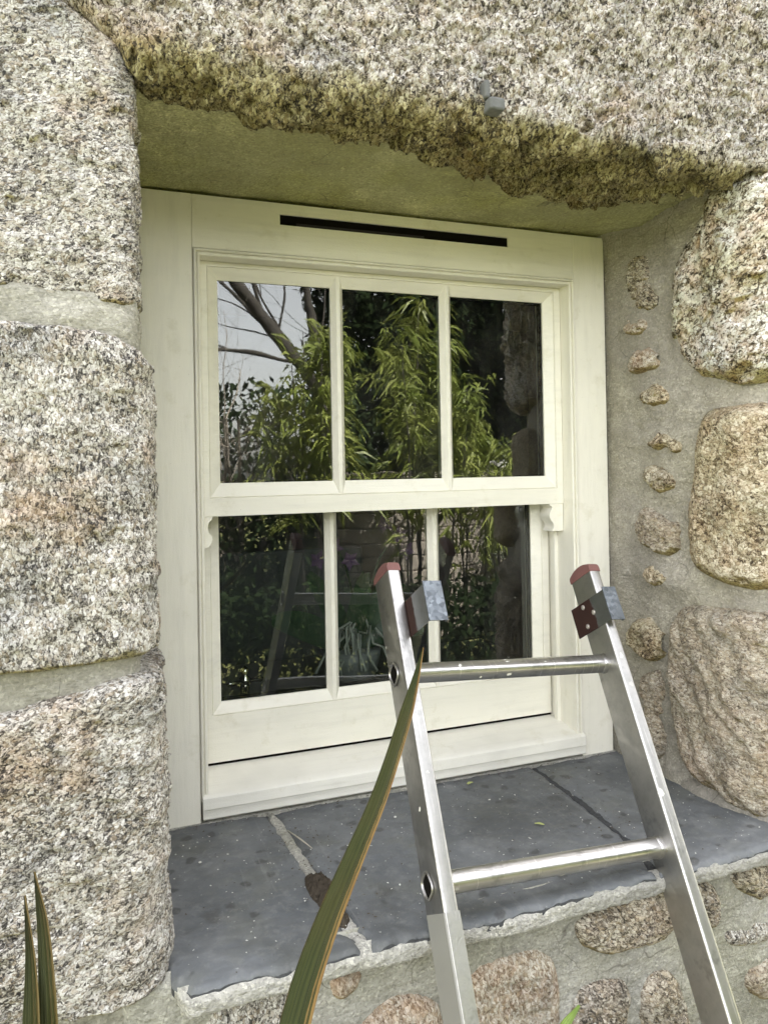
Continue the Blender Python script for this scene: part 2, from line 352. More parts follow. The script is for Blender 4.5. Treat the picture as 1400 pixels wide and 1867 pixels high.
MAT['alu'] = metal_mat('aluminium', paintspots=.03)
MAT['alu_rung'] = metal_mat('aluminium_rung', (.60, .59, .57), .30, .35, (.3, 1, 1), .10)
def galv_mat():
    t = NT('galvanised_steel'); v = t.voro(170, t.jitter(80, .01)); sp = t.n('SeparateColor'); t.set(sp.inputs[0], v.outputs['Color']); n = t.noise(30, 5, .7)
    c = t.mix(sp.outputs[0], (.10, .112, .125), (.24, .265, .29)); c = t.mix(t.math('MULTIPLY', t.ramp(n, [(.45, 0), (.65, 1)]), .7), c, (.13, .14, .15))
    t.bsdf(c, t.math('ADD', .40, t.math('MULTIPLY', sp.outputs[1], .25)), .85, t.bump(n, .0008, .6), .4); return t.mat
MAT['galv'] = galv_mat()
_old_galv = lambda: metal_mat('galvanised_steel', (.30, .33, .36), .5, .9)
MAT['alu_label'] = simple('pale_grey_sleeve', (.33, .325, .30), .55, .35, .4, .15, 20)
MAT['cap'] = simple('faded_red_plastic', (.22, .10, .09), .6, 0, .4, .35, 60, .0006)
MAT['rivet'] = simple('rivet_steel', (.50, .46, .42), .5, .6, .5)
def rust_plate():
    t = NT('rusty_plate'); n = t.noise(45, 4, .6); sx = t.n('SeparateXYZ'); t.set(sx.inputs[0], t.tc.outputs['UV'])
    f = t.ramp(t.math('ADD', sx.outputs[0], t.math('MULTIPLY', t.math('SUBTRACT', n, .5), .14)), [(.60, 0), (.64, 1)])
    c = t.mix(f, t.mix(n, (.018, .006, .004), (.040, .013, .008)), t.mix(n, (.26, .27, .27), (.16, .165, .16)))
    t.bsdf(c, t.mix(f, (.8, .8, .8), (.4, .4, .4)), t.math('MULTIPLY', f, .9), t.bump(n, .001, .5), .4); return t.mat
MAT['rust'] = rust_plate()
MAT['black'] = simple('dark_gap', (.006, .005, .004), .9, 0, .1, .1)
MAT['iron'] = simple('weathered_iron', (.17, .175, .17), .85, .1, .4, .5, 60, .003)

def glass_mat():
    t = NT('window_glass')
    fr = t.n('Fresnel'); fr.inputs['IOR'].default_value = 1.52
    wob = t.noise(5.5, 2, .5, t.mapping((1, 1, 1.2))); nb = t.bump(wob, .0007, .5)
    fac = t.math('ADD', t.math('MULTIPLY', fr.outputs[0], 1.2), .045, clamp=True)
    g = t.n('BsdfGlossy'); g.inputs['Roughness'].default_value = .012; t.set(g.inputs['Normal'], nb); g.inputs['Color'].default_value = (.97, 1, .98, 1)
    tr = t.n('BsdfTransparent'); tr.inputs['Color'].default_value = (.80, .86, .83, 1)
    ms = t.n('MixShader'); t.set(ms.inputs[0], fac); t.t.links.new(tr.outputs[0], ms.inputs[1]); t.t.links.new(g.outputs[0], ms.inputs[2])
    d = t.n('BsdfDiffuse'); d.inputs['Color'].default_value = (.5, .5, .46, 1)
    dust = t.math('ADD', t.math('MULTIPLY', t.ramp(t.noise(9, 5, .65, t.mapping((1.6, 1, .5))), [(.45, 0), (.75, 1)]), .035), .006)
    v = t.voro(55); sp = t.n('SeparateColor'); t.set(sp.inputs[0], v.outputs['Color'])
    dust = t.math('ADD', dust, t.math('MULTIPLY', t.math('MULTIPLY', t.ramp(v.outputs['Distance'], [(.05, 1), (.09, 0)]), t.ramp(sp.outputs[0], [(.93, 0), (.94, 1)])), .4))
    m2 = t.n('MixShader'); t.set(m2.inputs[0], dust); t.t.links.new(ms.outputs[0], m2.inputs[1]); t.t.links.new(d.outputs[0], m2.inputs[2])
    t.t.links.new(m2.outputs[0], t.out.inputs[0]); return t.mat
MAT['glass'] = glass_mat()

# ------------------------------------------------------------------ surfaces that stone and mortar are laid on
class Path:                                             # plan path (x, y) swept up z; normal on the right-hand side of travel
    def __init__(s, pts, arcs=()):
        P = [np.array(pts[0], float)]
        for i in range(1, len(pts) - 1):
            a, b, c = map(np.array, (pts[i - 1], pts[i], pts[i + 1])); r = arcs[i - 1] if i - 1 < len(arcs) else 0
            u = (b - a) / np.linalg.norm(b - a); v = (c - b) / np.linalg.norm(c - b)
            for k in range(13):
                q = k / 12.; p0 = b - u * r; p2 = b + v * r
                P.append((1 - q) ** 2 * p0 + 2 * q * (1 - q) * b + q * q * p2)
        P.append(np.array(pts[-1], float)); P = np.array(P)
        d = np.linalg.norm(np.diff(P, axis=0), axis=1); keep = np.r_[True, d > 1e-9]; P = P[keep]
        s.P = P; s.L = np.r_[0, np.cumsum(np.linalg.norm(np.diff(P, axis=0), axis=1))]
        T = np.gradient(P, s.L, axis=0); T /= np.linalg.norm(T, axis=1)[:, None]; s.T = T
        s.s0 = 0
    def at(s, q):
        q = q + s.s0
        x = np.interp(q, s.L, s.P[:, 0]); y = np.interp(q, s.L, s.P[:, 1]); tx = np.interp(q, s.L, s.T[:, 0]); ty = np.interp(q, s.L, s.T[:, 1])
        n = np.hypot(tx, ty) + 1e-9; return x, y, ty / n, -tx / n
def surf_plan(path):
    def S(a, b):                                        # a along path, b = z
        x, y, nx, ny = path.at(a); return np.stack([x, y, b], 1), np.stack([nx, ny, 0 * nx], 1)
    return S
def surf_lintel(path, tilt=0.0):
    def S(a, b):                                        # a = x, b along path in (y, z)
        y, z, ny, nz = path.at(b); return np.stack([a, y, z + tilt * (a - .3)], 1), np.stack([0 * ny, ny, nz], 1)
    return S

def chaikin(P, n=2):
    P = np.array(P, float)
    for _ in range(n):
        Q = np.roll(P, -1, 0); P = np.stack([.75 * P + .25 * Q, .25 * P + .75 * Q], 1).reshape(-1, 2)
    return P
def sdist(X, Y, P):                                      # signed distance to polygon, positive inside
    Q = np.roll(P, -1, 0); best = np.full(X.shape, 1e9); ins = np.zeros(X.shape, bool)
    for (x0, y0), (x1, y1) in zip(P, Q):
        dx, dy = x1 - x0, y1 - y0; t = np.clip(((X - x0) * dx + (Y - y0) * dy) / (dx * dx + dy * dy + 1e-12), 0, 1)
        best = np.minimum(best, (X - x0 - t * dx) ** 2 + (Y - y0 - t * dy) ** 2)
        if y0 != y1:
            c = ((y0 > Y) != (y1 > Y)) & (X < (x1 - x0) * (Y - y0) / (y1 - y0) + x0); ins ^= c
    d = np.sqrt(best); return np.where(ins, d, -d)
def patch(name, S, poly, mat, parent, height=.02, edge=.03, res=.003, amp=(.006, .0025, .0012), base=-.012, seed=0, smooth_poly=2, wob=.004, facet=.0015, fscale=70, extra=None, power=.5, flip=False):
    P = chaikin(poly, smooth_poly) if smooth_poly else np.array(poly, float)
    a0, b0 = P.min(0) - res * 2; a1, b1 = P.max(0) + res * 2
    na, nb = int((a1 - a0) / res) + 2, int((b1 - b0) / res) + 2
    A, B = np.meshgrid(np.linspace(a0, a1, na), np.linspace(b0, b1, nb)); A = A.ravel(); B = B.ravel()
    P3, N = S(A, B)
    d = sdist(A, B, P) + wob * fbm(P3, 28, 3, seed + 50)
    keep = d > -res * 1.5
    e = np.clip(d / edge, 0, 1); prof = (1 - (1 - e) ** 2) ** power
    h = base + (height - base) * prof - np.clip(-d, 0, 1) * 2
    k = np.clip(e * 2, .25, 1)
    n1 = fbm(P3, 16, 3, seed) * amp[0] + fbm(P3, 70, 2, seed + 9) * amp[1] + vnoise(P3, 260, seed + 3) * amp[2]
    if facet: n1 = n1 + facets(P3 + .004 * np.stack([vnoise(P3, 90, seed + 71), vnoise(P3, 90, seed + 72), vnoise(P3, 90, seed + 73)], 1), fscale, seed) * facet
    h = h + n1 * k
    if extra: h = h + extra(A, B, P3, d)
    V = P3 + N * h[:, None]
    idx = np.arange(na * nb).reshape(nb, na)
    Q = np.stack([idx[:-1, :-1], idx[:-1, 1:], idx[1:, 1:], idx[1:, :-1]], -1).reshape(-1, 4)
    Q = Q[keep[Q].any(1)]
    if flip: Q = Q[:, ::-1]
    used = np.unique(Q); re = np.full(na * nb, -1); re[used] = np.arange(len(used))
    o = mesh_obj(name, V[used], re[Q], mat, parent)
    return o

# ------------------------------------------------------------------ THE WALL
WALL = thing('stone_wall', 'rough granite stone wall of a house with grey mortar joints around the window recess', 'wall', (0.35, -.36, -1.9))
LP = Path([(-2.2, -.36), (-.112, -.36), (-.100, .04)], [.028]); LP.s0 = 2.2        # s = x on the front face; corner at s=-.112
SL = surf_plan(LP)
RP = Path([(.829, .035), (.893, -.345), (3.0, -.375)], [.055]); RP.s0 = .035        # s = distance out from the frame along the jamb
SR = surf_plan(RP)
TILT = -.012
# lintel path: (y, z); b grows downwards and then inwards
TP = Path([(-.366, 1.7), (-.366, .100), (-.150, .094)], [.032]); TP.s0 = 1.7 - .100      # b=0 at the lower front edge, negative up the face
def _flipn(S):
    def F(a, b):
        P, N = S(a, b); return P, -N
    return F
ST = surf_lintel(TP, TILT)
_p, _n = ST(np.array([0.]), np.array([-.5]))
if _n[0, 1] > 0: ST = _flipn(ST)
_p, _n = SL(np.array([-.5]), np.array([0.]))
if _n[0, 1] > 0: SL = _flipn(SL)
_p, _n = SR(np.array([.15]), np.array([0.]))
if _n[0, 0] > 0: SR = _flipn(SR)
def add_label(o, l): o['label'] = l; return o

# left quoin stones (front face wraps round into the reveal)
E_ = .22
add_label(patch('quoin_stone', SL, [(-.72, -.165), (-.25, -.170), (-.185, -.182), (-.137, -.186), (-.112, -.184), (E_, -.18), (E_, .125), (-.112, .126), (-.15, .148), (-.20, .178), (-.25, .200), (-.72, .205)], MAT['granite'], WALL,
      .008, .016, .0028, power=.32, seed=1, amp=(.008, .0035, .0012), fscale=45, facet=.0022, smooth_poly=1), 'pale granite block at the upper left of the window')
add_label(patch('quoin_stone', SL, [(-.70, -.598), (-.25, -.606), (-.17, -.605), (-.10, -.600), (E_, -.60), (E_, -.24), (-.10, -.250), (-.118, -.226), (-.168, -.212), (-.254, -.206), (-.70, -.215)], MAT['granite_grey'], WALL,
      .024, .013, .0028, power=.32, seed=2, amp=(.008, .0035, .0012), fscale=45, facet=.0022, smooth_poly=1), 'grey speckled granite block at mid height left of the window')
add_label(patch('quoin_stone', SL, [(-.74, -.985), (-.26, -.984), (-.178, -1.0), (-.10, -.992), (E_, -.99), (E_, -.62), (-.10, -.618), (-.173, -.629), (-.26, -.648), (-.74, -.65)], MAT['granite'], WALL,
      .031, .012, .0028, power=.32, seed=3, amp=(.008, .0035, .0012), fscale=45, facet=.0022, smooth_poly=1, extra=lambda A, B, P, d: -.012 * np.exp(-((B + .885 + .02 * (A + .25)) / .004) ** 2) * np.clip((-.19 - A) / .03, 0, 1)), 'lowest grey granite block left of the slate sill')
# lintel
def lint_extra(A, B, P, d):
    lip = np.clip((B + .05 + .03 * vnoise(P, 9, 81)) / .06, 0, 1)
    return (facets(P * np.array([.55, 1, 1.3]), 26, 77, .9) * .0085 + facets(P * np.array([.7, 1, 1.2]), 55, 80, .8) * .004 + fbm(P, 22, 3, 78) * .008) * lip + .004 * facets(P, 48, 79) * (1 - lip) - .006 * lip * np.clip((B - .06) / .12, 0, 1)
add_label(patch('lintel_stone', ST, [(-.112, .060), (-.02, .062), (.06, .060), (.17, .072), (.29, .088), (.37, .135), (.45, .150), (.55, .152), (.66, .185), (.77, .170), (.80, .06), (.90, .01), (1.6, .0), (1.6, -.62), (-.24, -.62), (-.235, -.10), (-.18, -.062), (-.115, -.025)], MAT['granite_lintel'], WALL,
      .014, .020, .0027, amp=(.009, .004, .0015), seed=5, facet=.0026, fscale=85, smooth_poly=1, wob=.010, extra=lint_extra), 'rough pale granite lintel above the window with mossy underside')
# right quoins in the jamb
def r1x(A, B, P, d): return .030 * np.clip((A - .24) / .10, 0, 1) * np.clip((.36 + .1 - A) / .1 + 1, 0, 1) + .004 * facets(P, 36, 91) + .008 * fbm(P, 14, 3, 92)
add_label(patch('quoin_stone', SR, [(.168, -.145), (.164, -.07), (.182, .005), (.235, .060), (.27, .118), (.33, .130), (.42, .105), (.95, .09), (.95, -.235), (.36, -.243), (.27, -.240), (.205, -.216)], MAT['granite_bright'], WALL,
      .026, .05, .0028, amp=(.010, .004, .001), seed=6, facet=.002, wob=.008, extra=r1x, base=-.016), 'bright white and rusty granite block at the upper right of the window')
add_label(patch('quoin_stone', SR, [(.196, -.498), (.198, -.565), (.242, -.592), (.30, -.602), (.36, -.597), (.88, -.60), (.88, -.275), (.36, -.278), (.29, -.279), (.236, -.284), (.219, -.337), (.209, -.407)], MAT['granite_tan'], WALL,
      .034, .035, .0028, amp=(.009, .003, .001), seed=7, base=-.016), 'tan granite block at mid height right of the window')
add_label(patch('quoin_stone', SR, [(.147, -.73), (.147, -.82), (.160, -.905), (.187, -.948), (.232, -.972), (.29, -.983), (.345, -.995), (.90, -1.01), (.90, -.632), (.35, -.633), (.27, -.636), (.188, -.638), (.156, -.672)], MAT['granite_tan2'], WALL,
      .030, .030, .0028, amp=(.010, .004, .001), seed=8, base=-.016, extra=lambda A, B, P, d: .006 * vnoise(P, 24, 5) * 1 + .003 * np.sin((A * .75 + B * .45) * 190 + 4 * fbm(P, 14, 2, 3))), 'big brownish granite block above the right end of the slate sill')
JS = [([(.07, .032), (.131, .006), (.136, -.08), (.075, -.068)], 'granite_brown', .004), ([(.055, -.098), (.108, -.096), (.111, -.125), (.086, -.132), (.058, -.122)], 'granite_orange', .006),
      ([(.064, -.178), (.09, -.160), (.118, -.164), (.133, -.176), (.128, -.197), (.078, -.207)], 'granite_orange', .014), ([(.095, -.243), (.13, -.229), (.166, -.25), (.156, -.268), (.103, -.269)], 'granite_tan', .008),
      ([(.102, -.332), (.14, -.321), (.180, -.33), (.178, -.356), (.114, -.358)], 'granite_tan', .012), ([(.100, -.401), (.138, -.388), (.176, -.407), (.165, -.432), (.116, -.437)], 'granite_tan', .013),
      ([(.086, -.495), (.108, -.465), (.144, -.482), (.180, -.525), (.170, -.548), (.087, -.540)], 'granite_tan2', .015), ([(.085, -.596), (.127, -.578), (.174, -.585), (.178, -.607), (.114, -.622)], 'granite_tan', .013),
      ([(.058, -.722), (.098, -.680), (.126, -.70), (.130, -.742), (.104, -.766), (.062, -.748)], 'granite_tan', .017), ([(.086, -.801), (.118, -.785), (.128, -.80), (.128, -.87), (.124, -.938), (.099, -.940), (.085, -.871)], 'granite_tan2', .010)]
for i, (pl, m, h) in enumerate(JS):
    cc = np.mean(pl, 0); pl2 = [tuple(cc + (np.array(q) - cc) * 1.22) for q in pl]
    patch('jamb_stone', SR, pl2, MAT[m], WALL, h + .010, .022, .002, amp=(.007, .004, .0015), seed=20 + i, wob=.016, facet=.002, fscale=110, base=-.008)
# mortar of the front left + left reveal, right jamb, soffit
def lx(A, B, P, d): return .005 - .016 * np.clip((B + .172) / .02, 0, 1) + .006 * fbm(P, 10, 2, 31) + .008 * np.exp(-((B + .205) / .03) ** 2) * np.clip(1 - np.abs(A + .17) / .3, 0, 1)
patch('mortar', SL, [(-2.1, -1.9), (.155, -1.9), (.155, .16), (-.24, .16), (-.24, .26), (-2.1, .26)], MAT['mortar'], WALL, 0, .01, .004, amp=(.005, .003, .001), seed=30, smooth_poly=0, wob=0, facet=0, base=0, extra=lx)
def rx(A, B, P, d):
    r = (.010 * fbm(P, 11, 3, 33) + .004 * np.abs(fbm(P, 24, 2, 36))) * np.clip((A - .02) / .05, 0, 1) - .006 * np.clip(1 - A / .02, 0, 1) + .018 * np.clip((B - .02) / .10, 0, 1) ** 2
    for pl, m, h in JS:
        c = np.mean(pl, 0); r = r + .010 * np.exp(-(((A - c[0]) / .050) ** 2 + ((B - c[1]) / .034) ** 2))
    r = r + .014 * np.exp(-((A - .19) / .05) ** 2) * np.exp(-((B + .60) / .03) ** 2) + .02 * np.clip((-.93 - B) / .05, 0, 1) * np.clip((A - .08) / .1, 0, 1)
    return r
patch('mortar', SR, [(-.02, -1.02), (2.0, -1.02), (2.0, .17), (-.02, .17)], MAT['mortar_jamb'], WALL, 0, .01, .0035, amp=(.003, .0015, .0006), seed=34, smooth_poly=0, wob=0, facet=0, base=0, extra=rx)
def sof(a, b): return np.stack([a, b, .0965 + .0 * a], 1), np.stack([0 * a, 0 * a, 0 * a - 1], 1)
def sfx(A, B, P, d): return .003 * fbm(P, 8, 3, 41) - .026 * np.clip((-.10 - B) / .2, 0, 1) * np.clip((A - .62) / .2, 0, 1) + .010 * np.clip((A - .74) / .09, 0, 1) ** 2 * np.clip(-B / .1, 0, 1)
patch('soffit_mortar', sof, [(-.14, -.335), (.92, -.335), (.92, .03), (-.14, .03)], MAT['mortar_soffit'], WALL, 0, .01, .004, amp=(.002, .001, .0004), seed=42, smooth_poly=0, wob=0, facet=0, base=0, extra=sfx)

# below the sill
def under(a, b): return np.stack([a, -.375 + 0 * a, b], 1), np.stack([0 * a, 0 * a - 1, 0 * a], 1)
patch('mortar', under, [(-.13, -1.9), (2.9, -1.9), (2.9, -.99), (-.13, -.99)], MAT['mortar_low'], WALL, 0, .01, .004, amp=(.004, .002, .0006), seed=43, smooth_poly=0, wob=0, facet=0, base=0, extra=lambda A, B, P, d: .007 * fbm(P, 9, 2, 44))
US = [([(.468, -1.035), (.524, -1.022), (.63, -1.018), (.665, -1.045), (.655, -1.095), (.60, -1.103), (.532, -1.100), (.486, -1.075)], 'granite_brown', .018), ([(.678, -1.03), (.72, -1.02), (.745, -1.05), (.742, -1.10), (.712, -1.106)], 'granite_brown', .016),
      ([(.757, -1.02), (.85, -1.012), (.88, -1.05), (.84, -1.085), (.804, -1.075), (.77, -1.052)], 'granite_brown', .016), ([(.745, -1.112), (.815, -1.106), (.86, -1.12), (.85, -1.155), (.758, -1.148)], 'granite_grey', .012),
      ([(.775, -1.19), (.83, -1.165), (.92, -1.18), (.90, -1.26), (.80, -1.235)], 'granite_tan2', .018), ([(.60, -1.142), (.64, -1.136), (.668, -1.176), (.688, -1.25), (.66, -1.32), (.59, -1.29), (.587, -1.18)], 'granite_brown', .016),
      ([(.478, -1.140), (.522, -1.135), (.575, -1.142), (.572, -1.20), (.54, -1.25), (.48, -1.24), (.455, -1.20)], 'granite_brown', .013), ([(.295, -1.062), (.37, -1.050), (.44, -1.07), (.456, -1.14), (.440, -1.21), (.37, -1.24), (.29, -1.21)], 'granite_orange', .012),
      ([(.11, -1.022), (.158, -1.018), (.155, -1.05), (.126, -1.066), (.108, -1.045)], 'granite_orange', .010), ([(.14, -1.09), (.22, -1.068), (.262, -1.09), (.28, -1.16), (.25, -1.23), (.14, -1.22)], 'granite_orange', .012),
      ([(-.05, -1.02), (.02, -1.012), (.085, -1.02), (.065, -1.075), (.0, -1.10), (-.045, -1.08)], 'granite_grey', .012)]
for i, (pl, m, h) in enumerate(US):
    patch('rubble_stone', under, pl, MAT[m], WALL, h, .028, .0028, amp=(.004, .002, .0008), seed=60 + i, wob=.006, facet=.0018, fscale=110, base=-.008)
# the rest of the wall, coarser
def front(a, b): return np.stack([a, -.368 + 0 * a, b], 1), np.stack([0 * a, 0 * a - 1, 0 * a], 1)
def rrect(x0, x1, z0, z1):
    j = lambda: random.uniform(-.012, .012)
    return [(x0 + j(), z0 + j()), ((x0 + x1) / 2, z0 + j()), (x1 + j(), z0 + j()), (x1 + j(), (z0 + z1) / 2), (x1 + j(), z1 + j()), ((x0 + x1) / 2, z1 + j()), (x0 + j(), z1 + j()), (x0 + j(), (z0 + z1) / 2)]
patch('mortar', front, [(-2.1, .24), (3.0, .24), (3.0, 2.6), (-2.1, 2.6)], MAT['mortar'], WALL, -.005, .01, .03, amp=(.002, 0, 0), seed=90, smooth_poly=0, wob=0, facet=0, base=-.005)
k = 0
def fill(x0, x1, z0, z1, S=front):
    global k
    z = z0
    while z < z1 - .1:
        hgt = min(random.uniform(.2, .32), z1 - z); x = x0
        while x < x1 - .12:
            wd = min(random.uniform(.25, .55), x1 - x)
            patch('wall_stone', S, rrect(x + .012, x + wd - .012, z + .012, z + hgt - .012), MAT[random.choice(['granite', 'granite_grey', 'granite_tan', 'granite_tan2'])], WALL, .016, .03, .010, seed=200 + k, facet=.003, fscale=60, smooth_poly=1)
            x += wd; k += 1
        z += hgt
fill(-1.9, -.76, -1.88, .18); fill(-.74, -.10, -1.85, -1.04); fill(-.05, 1.0, -1.88, -1.32, under); fill(.94, 2.2, -1.85, -1.06, under); fill(1.4, 2.4, -.98, .10); fill(-1.9, -.26, .23, .75); fill(-1.9, 2.4, .76, 1.9); fill(1.62, 2.4, .14, .72)
core = MB()
core.box(-2.15, -.135, -.33, .16, -1.9, 2.6); core.box(.965, 3.0, -.33, .16, -1.9, 2.6); core.box(-.135, .965, -.33, .16, .13, 2.6); core.box(-.135, .965, -.34, .16, -1.9, -1.02)
core.box(-.135, -.108, .02, .16, -1.02, .13); core.box(.85, .965, .02, .16, -1.02, .13)
core.build('wall_core', MAT['mortar'], WALL)

# small forged lug fixed in the lintel
lug = MB()
lug.box(.349, .358, -.394, -.360, .124, .150); lug.box(.352, .376, -.402, -.362, .106, .124)
tag(lug.build('iron_lug', MAT['iron'], None, bevel=.004), 'small grey metal lug set in the face of the granite lintel', 'lug')

# ------------------------------------------------------------------ SLATE SILL
SILL = thing('slate_sill', 'dark blue grey slate outer sill of three slabs under the white window', 'sill', (.38, -.2, -.985))
def zsl(y): return -.9745 + .006 * (y / .40)               # falls gently outwards
def slab(poly, seed, label):
    res = .003
    P = np.array(poly, float)
    a0, b0 = P.min(0); a1, b1 = P.max(0)
    na, nb = int((a1 - a0) / res) + 2, int((b1 - b0) / res) + 2
    A, B = np.meshgrid(np.linspace(a0 - res, a1 + res, na), np.linspace(b0 - res, b1 + res, nb)); A = A.ravel(); B = B.ravel()
    Q3 = np.stack([A, B, 0 * A], 1)
    d = sdist(A, B, P) + .004 * fbm(Q3, 45, 3, seed) * np.clip((-B - .25) / .1, .15, 1)
    keep = d > 0
    D2 = d.reshape(nb, na); gy, gx = np.gradient(D2, B[na] - B[0], A[1] - A[0]); gx = gx.ravel(); gy = gy.ravel(); gl_ = gx * gx + gy * gy + 1e-6
    out = d < 0; near = d > -res * 1.6
    A = np.where(out, A - d * gx / gl_, A); B = np.where(out, B - d * gy / gl_, B); d = np.where(out, 0, d)
    e = np.clip(d / .010, 0, 1)
    z = zsl(B) + .0016 * fbm(Q3, 12, 3, seed + 1) - .006 * (1 - e) ** 2 + .0012 * fbm(Q3, 60, 2, seed + 4) * (1 + 3 * (1 - e)) + .0011 * np.floor(5 * fbm(Q3 * np.array([1, 1.6, 1]), 7, 4, seed + 8)) / 1.6
    # riven flaking along the front edge
    z = z - .0018 * np.floor(3 * np.clip((.022 - d + .008 * fbm(Q3, 50, 2, seed + 6)) / .022, 0, .99)) / 3
    V = np.stack([A, B, z], 1)
    idx = np.arange(na * nb).reshape(nb, na); Q = np.stack([idx[:-1, :-1], idx[:-1, 1:], idx[1:, 1:], idx[1:, :-1]], -1).reshape(-1, 4)
    Q = Q[keep[Q].any(1) & near[Q].all(1)]
    # boundary skirt
    from collections import Counter
    E = np.concatenate([Q[:, [0, 1]], Q[:, [1, 2]], Q[:, [2, 3]], Q[:, [3, 0]]]); key = Counter(map(tuple, np.sort(E, 1)))
    bnd = [tuple(x) for x in E if key[tuple(sorted(x))] == 1]
    used = np.unique(Q); re = np.full(na * nb, -1); re[used] = np.arange(len(used)); V = V[used]; F = [tuple(re[list(q)]) for q in Q]
    low = {}; VV = list(map(tuple, V)); mats = [0] * len(F)
    for a, b in bnd:
        for q in (a, b):
            if q not in low: low[q] = len(VV); x, y, z = VV[re[q]]; VV.append((x, y, z - .008))
        F.append((re[b], re[a], low[a], low[b])); mats.append(1)
    o = mesh_obj('slate_slab', VV, F, [MAT['slate'], MAT['slate_edge']], SILL)
    o.data.polygons.foreach_set('material_index', np.array(mats, dtype=np.int32)); o['label'] = label
    return o
FY = -.404
slab([(-.125, .012), (.116, .012), (.116, -.03), (.127, -.16), (.133, -.31), (.152, FY), (.0, FY + .002), (-.062, FY), (-.078, -.375), (-.082, -.345), (-.125, -.33)], 1, 'left slate slab with a chipped front corner')
slab([(.124, .012), (.642, .012), (.640, -.10), (.634, -.24), (.62, -.33), (.60, FY), (.35, FY - .003), (.160, FY), (.146, -.30), (.137, -.16), (.127, -.03)], 2, 'middle slate slab behind the ladder')
slab([(.646, .012), (.87, .012), (.93, -.25), (1.05, -.345), (1.05, FY), (.80, FY - .002), (.607, FY), (.626, -.33), (.639, -.24), (.645, -.10)], 3, 'right slate slab with a cracked edge')
def flat(z0):
    def S(a, b): return np.stack([a, b, zsl(b) + z0], 1), np.stack([0 * a, 0 * a, 0 * a + 1], 1)
    return S
patch('joint_mortar', flat(-.0045), [(.108, .01), (.130, .01), (.141, -.16), (.154, -.30), (.166, FY + .006), (.146, FY + .006), (.127, -.31), (.121, -.16)], MAT['bed'], SILL, .0018, .008, .003, amp=(.0015, .001, .0004), seed=101, facet=.0006, base=-.003, smooth_poly=1)
patch('joint_mortar', flat(-.006), [(.636, .01), (.656, .01), (.655, -.10), (.650, -.24), (.634, -.33), (.616, FY + .01), (.596, FY + .01), (.616, -.33), (.630, -.24), (.636, -.10)], MAT['slate_edge'], SILL, .002, .006, .003, amp=(.002, .001, .0004), seed=102, facet=.0006, base=-.003, smooth_poly=0)
# clod of crumbled mortar at the joint
patch('mortar_clod', flat(0), [(.118, -.225), (.130, -.21), (.148, -.232), (.156, -.27), (.154, -.315), (.142, -.36), (.132, -.33), (.124, -.30), (.112, -.26)], simple('crumbled_mortar', (.085, .070, .052), .95, 0, .1, .6, 150, .004), SILL, .005, .014, .0016, amp=(.004, .004, .002), seed=103, facet=.003, fscale=170, base=-.004, wob=.010)
bed = MB()
def bedS(a, b): return np.stack([a, FY - .001 + 0 * a, b], 1), np.stack([0 * a, 0 * a - 1, 0 * a], 1)
patch('mortar_bed', bedS, [(-.072, -.9885), (1.05, -.9885), (1.05, -1.009), (.70, -1.010), (.4, -1.012), (.1, -1.010), (-.066, -1.012)], MAT['bed'], SILL, .004, .006, .003, amp=(.003, .0015, .0008), seed=104, facet=.001, fscale=150, base=-.004, smooth_poly=0, wob=.003)
bed.box(-.068, 1.05, FY + .010, -.05, -1.008, -.990); bed.build('bed_core', MAT['bed'], SILL)
# mortar fillet where sill meets the right jamb
def fil(a, b):      # a along the jamb outwards, b across
    x = .834 + .168 * a + b * 0; return np.stack([x - b, -a, -.972 + 0 * a], 1), np.stack([0 * a, 0 * a, 0 * a + 1], 1)
patch('fillet_mortar', fil, [(.06, -.03), (.06, .004), (.15, .012), (.22, .035), (.30, .030), (.38, .004), (.45, -.06), (.45, -.12), (.2, -.06)], MAT['mortar_jamb'], SILL, .022, .045, .003, amp=(.004, .002, .0008), seed=105, facet=.001, base=-.01, smooth_poly=1, flip=False)

# ------------------------------------------------------------------ SASH WINDOW
WIN = thing('sash_window', 'cream painted timber sash window with six panes in a deep stone recess', 'window', (.38, 0, -.97))
BW, X1 = .0745, .8345
cas = MB()
cas.box(-.115, 0, 0, .13, -.9735, .0911)                 # left board
cas.box(.76, X1, .0, .13, -.9735, .0911)                  # right board
cas.build('casing_board', MAT['paint'], WIN, bevel=.0015)
hd = MB()
SX0, SX1, SZ0, SZ1 = .152, .6095, .0525, .0715
hd.box(0.0005, .7595, .0006, .13, 0, SZ0); hd.box(0.0005, .7595, .0006, .13, SZ1, .0905); hd.box(.0005, SX0, .0006, .13, SZ0, SZ1); hd.box(SX1, .7595, .0006, .13, SZ0, SZ1)
hdo = hd.build('head_board', MAT['paint_h'], WIN)
MB().box(SX0 + .0004, SX1 - .0004, .0045, .06, SZ0 + .0004, SZ1 - .0004).build('vent_slot', MAT['black'], hdo)
MB().box(SX0 + .03, SX1 - .18, .003, .0044, SZ0 + .002, SZ0 + .006).build('vent_mesh', simple('vent_mesh', (.03, .025, .03), .7, 0, .3), hdo)
def sweep3(profile, x0, x1, ztop, zbot, name, mat, parent):       # 3-sided moulding; profile = (inset, y)
    R = []
    for (sx, sz) in ((0, 0), (0, 1), (1, 1), (1, 0)):
        ring = []
        for ins, y in profile:
            x = x0 + ins if sx == 0 else x1 - ins; z = (ztop - ins) if sz else zbot; ring.append((x, y, z))
        R.append(ring)
    return MB().rings(R, close=False).build(name, mat, parent, fix=True)
bead = [(-.0002, .006), (.0010, .0050), (.0014, -.0018), (.0024, -.0036), (.0044, -.0038), (.0053, -.002), (.0060, .0030), (.0074, .0034), (.0080, -.0005), (.0092, -.0012), (.0115, -.0008), (.0125, .0006), (.0126, .034), (.0126, .128)]
